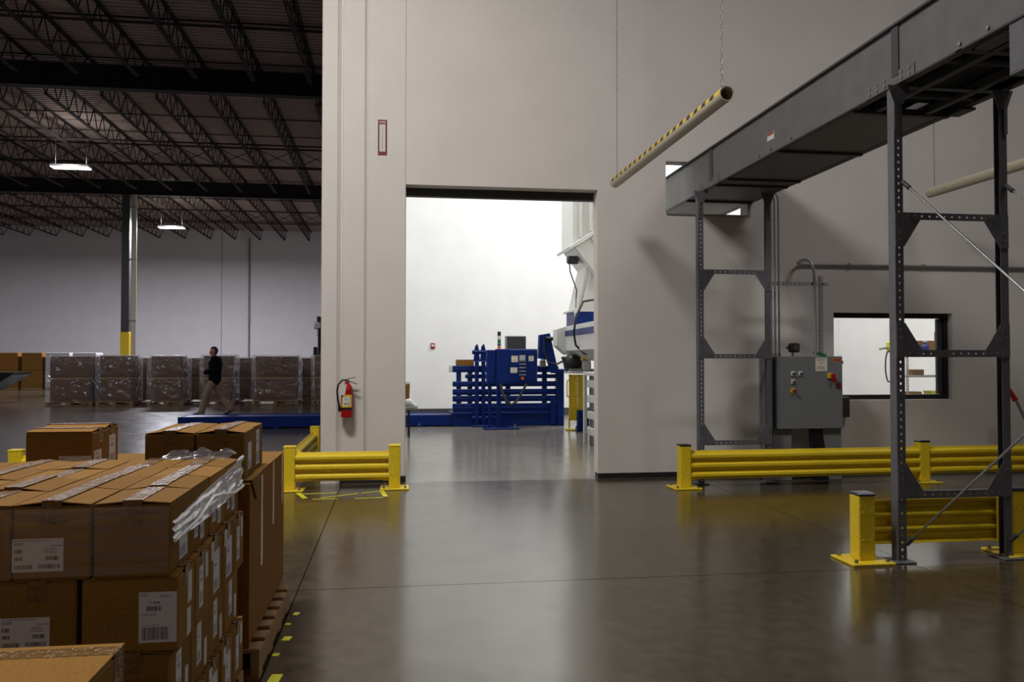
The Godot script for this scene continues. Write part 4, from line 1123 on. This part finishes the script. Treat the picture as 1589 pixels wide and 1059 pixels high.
# a taped carton; w along x, d along z, h high. stickers: rows of [face, kind, x, y, w, h] with face "f" front (+z) or "r" right (+x)
func carton(at: Vector3, s: Vector3, turn: float, along_x: bool, label: String, group: String, stickers := []) -> Node3D:
	var t := thing("carton", label, "carton", at, turn, group)
	var tone := rng.randi_range(0, 3)
	var w := s.x
	var h := s.y
	var d := s.z
	var key := "%.3f_%.3f_%.3f_%s" % [w, h, d, along_x]
	part("body", cached("b" + key, func(): return MB.new().box(-w / 2, 0, -d / 2, w / 2, h - 0.004, d / 2, 0.005)), M["cardboard%d" % tone], t)
	var lift := rng.randf_range(0.002, 0.016)
	for sg in [-1.0, 1.0]:
		var b := MB.new()
		var sp := (d if along_x else w) / 2.0 - 0.0015
		var ln := (w if along_x else d) - 0.004
		var tilt: float = atan(lift / sp) * sg
		var bs := Basis(Vector3.RIGHT, tilt) if along_x else Basis(Vector3.BACK, -tilt)
		var c := Vector3(0, h - 0.002 + lift / 2, sg * (sp / 2 + 0.001)) if along_x else Vector3(sg * (sp / 2 + 0.001), h - 0.002 + lift / 2, 0)
		b.obox(Transform3D(bs, c), Vector3(ln, 0.004, sp) if along_x else Vector3(sp, 0.004, ln), 0.0008)
		part("flap", b, M["cardboard%d" % tone], t)
	var tp := MB.new()
	var y := h + lift + 0.0008
	var hw := 0.027
	if along_x:
		tp.box(-w / 2 - 0.001, y - 0.0015, -hw, w / 2 + 0.001, y, hw)
		tp.box(w / 2, h - 0.06, -hw, w / 2 + 0.001, y, hw).box(-w / 2 - 0.001, h - 0.06, -hw, -w / 2, y, hw)
	else:
		tp.box(-hw, y - 0.0015, -d / 2 - 0.001, hw, y, d / 2 + 0.001)
		tp.box(-hw, h - 0.06, d / 2, hw, y, d / 2 + 0.001).box(-hw, h - 0.06, -d / 2 - 0.001, hw, y, -d / 2)
	part("tape", tp, M.pack_tape, t)
	for q in stickers:
		var p := part("sticker", cached("s%.3f_%.3f" % [q[4], q[5]], func(): return plate(q[4], q[5])), M["print%d" % q[1]] if q[1] >= 0 else M.paper, t)
		if q[0] == "f":
			p.position = Vector3(q[2], q[3], d / 2 + 0.0003)
		else:
			p.rotation.y = PI / 2
			p.position = Vector3(w / 2 + 0.0003, q[3], q[2])
	return t

func pallet(at: Vector3, label: String) -> void:  # wooden pallet, its right front corner at the given point
	var t := thing("pallet", label, "pallet", at, 0.0, "wooden pallets under the cartons")
	for k in 7:
		part("deck_board", MB.new().box(-1.12, 0.118, -0.10 - 0.162 * k, 0.0, 0.138, -0.162 * k, 0.003), M.wood, t)
	for x in [-1.12, -0.58, -0.04]:
		part("stringer", MB.new().box(x, 0.022, -1.072, x + 0.04, 0.118, 0.0, 0.003), M.wood, t)
	for k in 4:
		part("base_board", MB.new().box(-1.12, 0.0, -0.10 - 0.324 * k, 0.0, 0.022, -0.324 * k, 0.003), M.wood, t)

func build_cartons() -> void:
	var nth := ["first", "second", "third", "fourth", "fifth"]
	pallet(Vector3(-0.60, 0, 7.24), "wooden pallet under the stretch-wrapped stack of small cartons")
	pallet(Vector3(-0.575, 0, 5.92), "wooden pallet under the tall brown bulk carton")
	pallet(Vector3(-0.62, 0, 8.62), "wooden pallet under the large plain carton in the foreground")
	var g := "cartons stacked on the near pallet"
	var base := 0.138
	var hh := 0.2145
	var j := func(a: float) -> float: return rng.randf_range(-a, a)
	# layers two and four from the top run one way along the edge, one and three the other
	for layer in 4:  # 0 is the lowest
		var y := base + hh * layer
		var lname: String = ["lowest", "second lowest", "second highest", "top"][layer]
		if layer % 2 == 1:  # 0.21 wide, 0.267 deep: four rows back
			for r in 4:
				for c in 5:
					if layer < 3 and c > 0 and r > 0:
						continue
					var st := []
					if c == 0:
						st = [["r", 0 if r == 0 else 2, -0.02, 0.085, 0.10 if r == 0 else 0.055, 0.12]] if layer == 3 else [["r", [2, 0, 2, 0][r], 0.03, 0.12, 0.065, 0.13], ["r", -1, -0.07, 0.06, 0.04, 0.09]]
						if layer == 3 and r > 0:
							st.append(["r", 2, 0.07, 0.10, 0.05, 0.11])
					if r == 0 and layer == 3 and c == 1:
						st = [["f", 1, -0.035, 0.073, 0.135, 0.092]]
					if r == 0 and layer == 1 and c > 0:
						st = [["f", 1, -0.03, 0.07, 0.125, 0.085]]
					carton(Vector3(-0.735 - 0.2115 * c + j.call(0.002), y, 7.085 - 0.2685 * r + j.call(0.003)), Vector3(0.207, hh - 0.002, 0.264), j.call(0.012), false, "brown carton, %s layer, %s row from the front, %s from the right" % [lname, nth[r], nth[c]], g, st)
		else:  # a column turned sideways along the right edge, then the others
			for r in 5:
				var st := [["r", 2, 0.03, 0.11, 0.06, 0.13], ["r", -1, -0.05, 0.16, 0.04, 0.08]]
				if r == 0:
					st = [["f", 0, 0.075, 0.10, 0.103, 0.143], ["r", -1, -0.03, 0.15, 0.055, 0.09], ["r", -1, -0.02, 0.05, 0.05, 0.08]] if layer == 2 else [["r", 0, 0.02, 0.10, 0.09, 0.13]]
				elif r == 2 or r == 3:
					st = [["r", 0, 0.0, 0.10, 0.10, 0.14], ["r", -1, 0.06, 0.18, 0.045, 0.06]]
				carton(Vector3(-0.742 + j.call(0.004), y, 7.105 - 0.2135 * r), Vector3(0.262, hh - 0.002, 0.208), j.call(0.01), true, "brown carton, right edge, %s layer, %s from the front corner" % [lname, nth[r]], g, st)
			for c in 4:
				carton(Vector3(-0.985 - 0.2125 * c, y, 7.08), Vector3(0.207, hh - 0.002, 0.264), j.call(0.01), false, "brown carton, front face, %s layer, %s left of the corner carton" % [lname, nth[c]], g, [["f", 1, -0.03, 0.07, 0.13, 0.088]])
	# stretch film round the top layer
	var noise := FastNoiseLite.new()
	noise.frequency = 1.0
	noise.seed = 4
	noise.fractal_octaves = 3
	var y_top := base + hh * 4
	var t := thing("stretch_film", "crinkled clear stretch film band along the top right edge of the stack", "film")
	part("side_band", MB.new().sheet(func(u, v):
		var z := lerpf(7.225, 6.12, u)
		var y := lerpf(y_top - lerpf(0.115, 0.13, u), y_top - lerpf(0.055, -0.012, u), v)
		return Vector3(-0.618 + 0.004 * sin(v * 17 + u * 5) + 0.006 * noise.get_noise_2d(u * 5, v * 22), y, z), 60, 26), M.film_band, t)
	part("twisted_edge", MB.new().tube([Vector3(-0.615, y_top - 0.11, 7.22), Vector3(-0.612, y_top - 0.10, 6.95), Vector3(-0.606, y_top - 0.06, 6.75), Vector3(-0.608, y_top - 0.075, 6.6), Vector3(-0.61, y_top - 0.11, 6.35), Vector3(-0.612, y_top - 0.115, 6.13)], 0.006, 7), M.film_band, t)
	part("front_sheet", MB.new().sheet(func(u, v):
		return Vector3(lerpf(-0.63, -1.72, u), lerpf(y_top - 0.20, y_top - 0.01, v), 7.232 + 0.005 * noise.get_noise_2d(u * 9 + 40, v * 9) + 0.002 * sin(v * 30 + u * 8)), 60, 20), M.film, t)
	part("top_wisp", MB.new().sheet(func(u, v):
		return Vector3(lerpf(-0.64, -0.90, u), y_top + 0.022 + 0.012 * noise.get_noise_2d(u * 6, v * 6 + 9) + 0.02 * pow(v, 3) * absf(sin(u * 9)), lerpf(6.34, 6.13, v)), 16, 12), M.film, t)

	# tall bulk carton on the pallet behind, with cartons standing on it
	t = thing("bulk_carton", "tall brown bulk carton with pale tape strips, behind the wrapped stack", "carton", Vector3(-0.625, 0.138, 0))
	part("body", MB.new().box(-1.10, 0, 4.72, 0, 0.73, 5.905, 0.008), M.kraft_dark, t)
	part("lid_flap", MB.new().box(-0.552, 0.731, 4.72, 0.002, 0.736, 5.905, 0.001), M.cardboard1, t)
	part("lid_flap", MB.new().box(-1.10, 0.731, 4.72, -0.556, 0.736, 5.905, 0.001), M.cardboard1, t)
	part("torn_flap", MB.new().prism(PackedVector2Array([Vector2(5.90, 0.735), Vector2(5.60, 0.735), Vector2(5.74, 0.62)]), Transform3D(Basis(Vector3(0, 0, 1), Vector3(0, 1, 0), Vector3(-1, 0, 0)), Vector3(0.009, 0, 0)), 0.004), M.cardboard0, t, Vector3.ZERO, "torn triangular flap")
	for q in [[5.55, 0.28, 0.71], [5.16, 0.40, 0.735], [4.80, 0.45, 0.735]]:
		part("tape_strip", MB.new().box(0.0003, q[1], q[0] - 0.024, 0.0015, q[2], q[0] + 0.024), M.tape_pale, t)
	part("corner_post", MB.new().box(-0.03, 0.0, 5.903, 0.004, 0.72, 5.915, 0.002), M.kraft_dark, t)
	var gt := "cartons standing on the bulk carton"
	var yb := 0.8745
	carton(Vector3(-0.758, yb, 5.735), Vector3(0.207, 0.205, 0.264), 0.01, false, "labelled carton at the right front corner on top of the bulk carton", gt, [["r", 0, 0.0, 0.09, 0.10, 0.12]])
	carton(Vector3(-0.768, yb, 5.44), Vector3(0.207, 0.205, 0.300), -0.01, false, "carton behind the right front one on top of the bulk carton", gt, [["r", 2, 0.0, 0.10, 0.09, 0.17]])
	carton(Vector3(-0.972, yb, 5.735), Vector3(0.207, 0.205, 0.264), -0.012, false, "carton left of the corner one on top of the bulk carton", gt, [["f", 1, -0.02, 0.055, 0.13, 0.088]])
	carton(Vector3(-0.982, yb, 5.44), Vector3(0.207, 0.205, 0.300), 0.012, false, "carton behind the second one from the right on the bulk carton", gt)
	carton(Vector3(-1.487, yb, 5.60), Vector3(0.285, 0.205, 0.208), -0.02, true, "separate carton with a corner label at the left of the bulk carton", gt, [["f", 1, 0.07, 0.05, 0.14, 0.09], ["r", 2, 0.04, 0.06, 0.09, 0.11]])
	carton(Vector3(-1.515, yb, 5.36), Vector3(0.285, 0.205, 0.208), 0.03, true, "carton just behind the separate left one on the bulk carton", gt, [["r", 2, 0.0, 0.09, 0.10, 0.14]])

	# the big carton at the bottom left
	t = thing("large_carton", "large plain brown carton cut off by the picture's lower left corner", "carton", Vector3(-0.655, 0.138, 7.53))
	part("body", MB.new().box(-0.95, 0, 0.0, 0.0, 0.556, 0.95, 0.008), M.cardboard0, t)
	part("flap", MB.new().box(-0.95, 0.557, 0.0, -0.001, 0.562, 0.473, 0.001), M.cardboard2, t)
	part("flap", MB.new().box(-0.95, 0.557, 0.477, -0.001, 0.562, 0.95, 0.001), M.cardboard2, t)
	part("tape", MB.new().box(-0.28, 0.5622, 0.025, 0.0, 0.563, 0.085).box(0.0002, 0.30, 0.025, 0.0012, 0.5625, 0.085), M.pack_tape, t)
	part("tape", MB.new().box(-0.95, 0.5622, 0.445, 0.0, 0.563, 0.505), M.pack_tape, t)

# ---------------------------------------------------------------- the far warehouse
func wrapped_load(at: Vector3, w: float, h: float, label: String, sd: int) -> void:
	var t := thing("wrapped_pallet", label, "pallet load", at, 0.0, "film-wrapped pallet loads in the far warehouse")
	part("pallet", MB.new().box(-w / 2, 0.09, -0.52, w / 2, 0.12, 0.52, 0.004).box(-w / 2, 0.0, 0.42, w / 2, 0.02, 0.52).box(-w / 2, 0.02, -0.5, -w / 2 + 0.1, 0.09, 0.5).box(-0.05, 0.02, -0.5, 0.05, 0.09, 0.5).box(w / 2 - 0.1, 0.02, -0.5, w / 2, 0.09, 0.5), M.wood, t)
	var r := RandomNumberGenerator.new()
	r.seed = sd
	var mid := 0.12 + (h - 0.12) * 0.48
	part("lower_carton", MB.new().box(-w / 2 + 0.10, 0.12, -0.43, w / 2 - 0.10, mid - 0.01, 0.43, 0.015), M.cargo_brown, t)
	part("upper_pallet", MB.new().box(-w / 2 + 0.11, mid - 0.01, -0.42, w / 2 - 0.11, mid + 0.06, 0.42, 0.006), M.wood, t)
	part("upper_carton", MB.new().box(-w / 2 + 0.09, mid + 0.06, -0.43, w / 2 - 0.09, h - 0.03, 0.43, 0.015), M.cargo_brown, t)
	var nz := FastNoiseLite.new()
	nz.seed = sd
	nz.frequency = 1.0
	nz.fractal_octaves = 3
	var wrap := MB.new()
	var hw := w / 2 + 0.012
	var bulge := func(y: float) -> float:
		return -0.085 * exp(-pow((y - mid - 0.03) / 0.075, 2)) - 0.05 * exp(-pow((y - 0.14) / 0.08, 2)) + 0.03 * exp(-pow((y - h + 0.02) / 0.12, 2)) * -1.0
	for f in 4:
		wrap.sheet(func(u, v):
			var y := lerpf(0.06, h, v)
			var k: float = bulge.call(y) + 0.07 * nz.get_noise_3d(u * 3.2 + f * 7, v * 6.0, 0) + 0.010 * sin((v * 9 + u * 8) * 2.6 + nz.get_noise_2d(u * 3, v * 4) * 9)
			var e := minf(1.0, minf(u, 1 - u) * 8)
			k *= e
			var p: Vector3
			if f == 0: p = Vector3(lerpf(-hw, hw, u), y, 0.53 + k)
			elif f == 1: p = Vector3(hw + k, y, lerpf(0.53, -0.53, u))
			elif f == 2: p = Vector3(lerpf(hw, -hw, u), y, -0.53 - k)
			else: p = Vector3(-hw - k, y, lerpf(-0.53, 0.53, u))
			return p, 30, 44)
	wrap.sheet(func(u, v): return Vector3(lerpf(-hw, hw, u), h + 0.006 + 0.012 * nz.get_noise_2d(u * 4, v * 4), lerpf(0.53, -0.53, v)), 10, 8)
	part("film_wrap", wrap, M.film_far, t)

func build_far_warehouse() -> void:
	var row := [[-9.95, 1.36, "farthest left in the front row"], [-8.62, 1.10, "second from the left in the front row"], [-7.10, 1.08, "before the gap left of the walking person"], [-5.54, 1.02, "right behind the walking person"], [-3.74, 1.45, "first to the right of the walking person"], [-1.98, 1.26, "half hidden by the white wall's free end"]]
	for i in row.size():
		wrapped_load(Vector3(row[i][0], 0, -18.45), row[i][1], 1.57 + 0.015 * (i % 2), "double-stacked film-wrapped brown pallet load, %s" % row[i][2], 11 + i)
	var back := [[-9.75, "behind the leftmost front load"], [-8.2, "glimpsed between the second and third front loads"], [-6.65, "shining in the gap left of the walking person"], [-4.95, "in the gap right of the walking person"], [-3.0, "glimpsed beside the half-hidden front load"]]
	for i in back.size():
		wrapped_load(Vector3(back[i][0] - 0.25, 0, -20.1), 1.25, 1.52, "film-wrapped brown pallet load in the rear, %s" % back[i][1], 31 + i)
	# cartons standing far back at the left
	for q in [[-17.7, 1.3, "kraft_dark", "dark brown far carton stack at the left edge, half behind the wedge"], [-16.45, 0.95, "cardboard3", "tan far carton stack beside the dark one at the left edge"], [-15.3, 1.1, "card_white", "pale far carton stack left of the two narrow gaps"], [-14.1, 1.1, "card_white", "pale far carton stack nearest the wrapped loads"]]:
		var t := thing("carton_stack", q[3], "carton stack", Vector3(q[0] - 0.55, 0, -33.4), 0.0, "carton stacks far back at the left")
		part("pallet", MB.new().box(-q[1] / 2, 0, -0.5, q[1] / 2, 0.12, 0.5, 0.01), M.wood, t)
		part("lower_carton", MB.new().box(-q[1] / 2, 0.12, -0.5, q[1] / 2, 0.95, 0.5, 0.015), M[q[2]], t)
		part("upper_carton", MB.new().box(-q[1] / 2 + 0.02, 0.955, -0.5, q[1] / 2 - 0.02, 1.78, 0.5, 0.015), M[q[2]], t)
	var w := thing("loading_ramp", "dark wedge-shaped ramp jutting in at the far left edge", "ramp", Vector3(-12.6, 0, -20.3))
	part("ramp_deck", MB.new().prism(PackedVector2Array([Vector2(-2.6, 1.02), Vector2(0.35, 1.02), Vector2(0.30, 0.93), Vector2(-0.5, 0.42), Vector2(-2.6, 0.0)]), Transform3D(Basis(), Vector3(0, 0, -0.7)), 1.4), M.black, w)
	part("support_leg", MB.new().box(-2.5, 0.0, -0.6, -2.35, 1.0, 0.6, 0.01), M.black, w)
	w = thing("wrapping_machine", "dark mast with a white head standing half behind the white wall's end", "machine", Vector3(-2.72, 0, -21.6))
	part("base", MB.new().box(-0.5, 0.0, -0.6, 0.8, 0.12, 0.6, 0.02), M.dark_grey, w)
	part("mast", MB.new().box(0.0, 0.12, -0.12, 0.3, 3.0, 0.12, 0.02), M.black, w)
	part("mast", MB.new().box(-0.16, 0.12, -0.08, -0.02, 1.9, 0.08, 0.02), M.black, w)
	part("white_head", MB.new().box(-0.16, 2.55, -0.12, 0.12, 2.82, 0.14, 0.05).box(-0.05, 2.30, -0.10, 0.12, 2.56, 0.12, 0.03), M.white_steel, w)
	part("lamp_stub", MB.new().cyl(Vector3(0.0, 2.82, 0), Vector3(0.0, 3.02, 0), 0.05, 10), M.black, w)
	build_person()

func build_person() -> void:
	var t := thing("person", "person in a dark jacket and khaki trousers walking left, holding a white cup", "person", Vector3(-4.55, 0, -12.75))
	var hl := Vector3(0.0, 0.93, 0.09)
	var hr := Vector3(0.0, 0.93, -0.09)
	var kl := Vector3(-0.20, 0.51, 0.09)
	var al := Vector3(-0.30, 0.09, 0.09)
	var kr := Vector3(0.10, 0.50, -0.09)
	var ar := Vector3(0.37, 0.15, -0.09)
	var sl := Vector3(0.02, 1.42, 0.17)
	var sr := Vector3(0.02, 1.42, -0.17)
	var el := Vector3(0.06, 1.15, 0.24)
	var er := Vector3(0.04, 1.15, -0.24)
	var wl := Vector3(-0.19, 1.10, 0.17)
	var wr := Vector3(-0.21, 1.13, -0.10)
	var legs := [[hl, kl, 0.085, 0.058], [kl, al, 0.055, 0.038], [hr, kr, 0.085, 0.058], [kr, ar, 0.055, 0.038]]
	var trunk := [[Vector3(0.0, 0.94, 0.07), Vector3(0.0, 0.94, -0.07), 0.115, 0.115], [Vector3(0, 1.0, 0), Vector3(0.01, 1.3, 0), 0.125, 0.14], [sl, sr, 0.075, 0.075], [Vector3(0.01, 1.32, 0.08), Vector3(0.01, 1.32, -0.08), 0.125, 0.125]]
	var arms := [[sl, el, 0.06, 0.046], [el, wl, 0.043, 0.030], [sr, er, 0.06, 0.046], [er, wr, 0.043, 0.030]]
	var neck := [[Vector3(0.0, 1.44, 0), Vector3(-0.03, 1.55, 0), 0.058, 0.054]]
	var body: Array = legs + trunk + arms + neck
	body += [[al, al + Vector3(-0.13, -0.05, 0), 0.042, 0.034], [ar, ar + Vector3(-0.10, -0.10, 0), 0.042, 0.034]]
	var head := [[Vector3(-0.03, 1.66, 0), Vector3(-0.035, 1.64, 0), 0.092, 0.088], [Vector3(-0.07, 1.59, 0), Vector3(-0.055, 1.57, 0), 0.058, 0.055], [Vector3(-0.10, 1.64, 0), Vector3(-0.135, 1.615, 0), 0.014, 0.016], [Vector3(-0.10, 1.578, 0.018), Vector3(-0.10, 1.578, -0.018), 0.02, 0.02], [Vector3(-0.015, 1.63, 0.085), Vector3(-0.01, 1.60, 0.085), 0.018, 0.012], [Vector3(-0.015, 1.63, -0.085), Vector3(-0.01, 1.60, -0.085), 0.018, 0.012], [Vector3(-0.025, 1.50, 0), Vector3(-0.035, 1.60, 0), 0.054, 0.054]]
	var sk := MB.new().blob(body, 0.02, 0.03)
	sk.blob(head, 0.009, 0.022)
	for q in [[wl, 1.0], [wr, -1.0]]:  # palm, four fingers curled round the cup, thumb on the near side
		var p: Vector3 = q[0]
		var hand := [[p, p + Vector3(-0.06, 0.0, 0), 0.026, 0.03]]
		for k in 4:
			var b: Vector3 = p + Vector3(-0.075, 0.030 - 0.02 * k, 0.012 * q[1])
			var l: float = [0.030, 0.034, 0.032, 0.026][k]
			hand += [[b, b + Vector3(-l, -0.004, 0.0), 0.0088, 0.0085], [b + Vector3(-l, -0.004, 0), b + Vector3(-l - 0.012, -0.006, -0.026 * q[1]), 0.0085, 0.0075]]
		hand += [[p + Vector3(-0.03, 0.02, -0.01 * q[1]), p + Vector3(-0.062, 0.045, -0.025 * q[1]), 0.011, 0.0095], [p + Vector3(-0.062, 0.045, -0.025 * q[1]), p + Vector3(-0.085, 0.046, -0.035 * q[1]), 0.0095, 0.008]]
		sk.blob(hand, 0.005, 0.006)
	part("body", sk, M.skin, t)
	var grow := func(bones: Array, m: float) -> Array:
		var o := []
		for b in bones:
			o.append([b[0], b[1], b[2] + m, b[3] + m])
		return o
	var coat: Array = grow.call(trunk + arms, 0.030)
	coat += [[Vector3(0, 1.44, 0), Vector3(-0.012, 1.475, 0), 0.075, 0.07], [Vector3(0.0, 0.88, 0.07), Vector3(0.0, 0.88, -0.07), 0.118, 0.118]]
	part("jacket", MB.new().blob(coat, 0.02, 0.03), M.navy, t)
	var tr: Array = grow.call(legs, 0.026)
	tr[1][3] += 0.022
	tr[3][3] += 0.022
	tr += [[Vector3(0.0, 0.93, 0.06), Vector3(0.0, 0.93, -0.06), 0.115, 0.115]]
	part("trousers", MB.new().blob(tr, 0.018, 0.03), M.khaki, t)
	part("hair", MB.new().blob([[Vector3(-0.018, 1.683, 0), Vector3(-0.04, 1.690, 0), 0.083, 0.078], [Vector3(0.0, 1.65, 0), Vector3(0.0, 1.61, 0), 0.078, 0.062]], 0.009, 0.02), M.hair, t)
	for q in [[al, Vector3(-0.17, -0.055, 0)], [ar, Vector3(-0.12, -0.12, 0)]]:
		part("shoe", MB.new().blob([[q[0] + Vector3(0.03, -0.035, 0), q[0] + q[1], 0.048, 0.036]], 0.012, 0.01), M.black, t)
	var c := thing("cup", "white cup held out by the walking person", "cup", Vector3(-4.55 - 0.29, 1.08, -12.75 + 0.04))
	part("cup_wall", MB.new().lathe([Vector2(0, 0), Vector2(0.03, 0), Vector2(0.042, 0.11), Vector2(0.039, 0.11), Vector2(0.028, 0.005), Vector2(0, 0.005)]), M.white_steel, c)
	part("lid", MB.new().lathe([Vector2(0, 0.11), Vector2(0.044, 0.11), Vector2(0.044, 0.12), Vector2(0.03, 0.13), Vector2(0, 0.13)]), M.card_white, c)
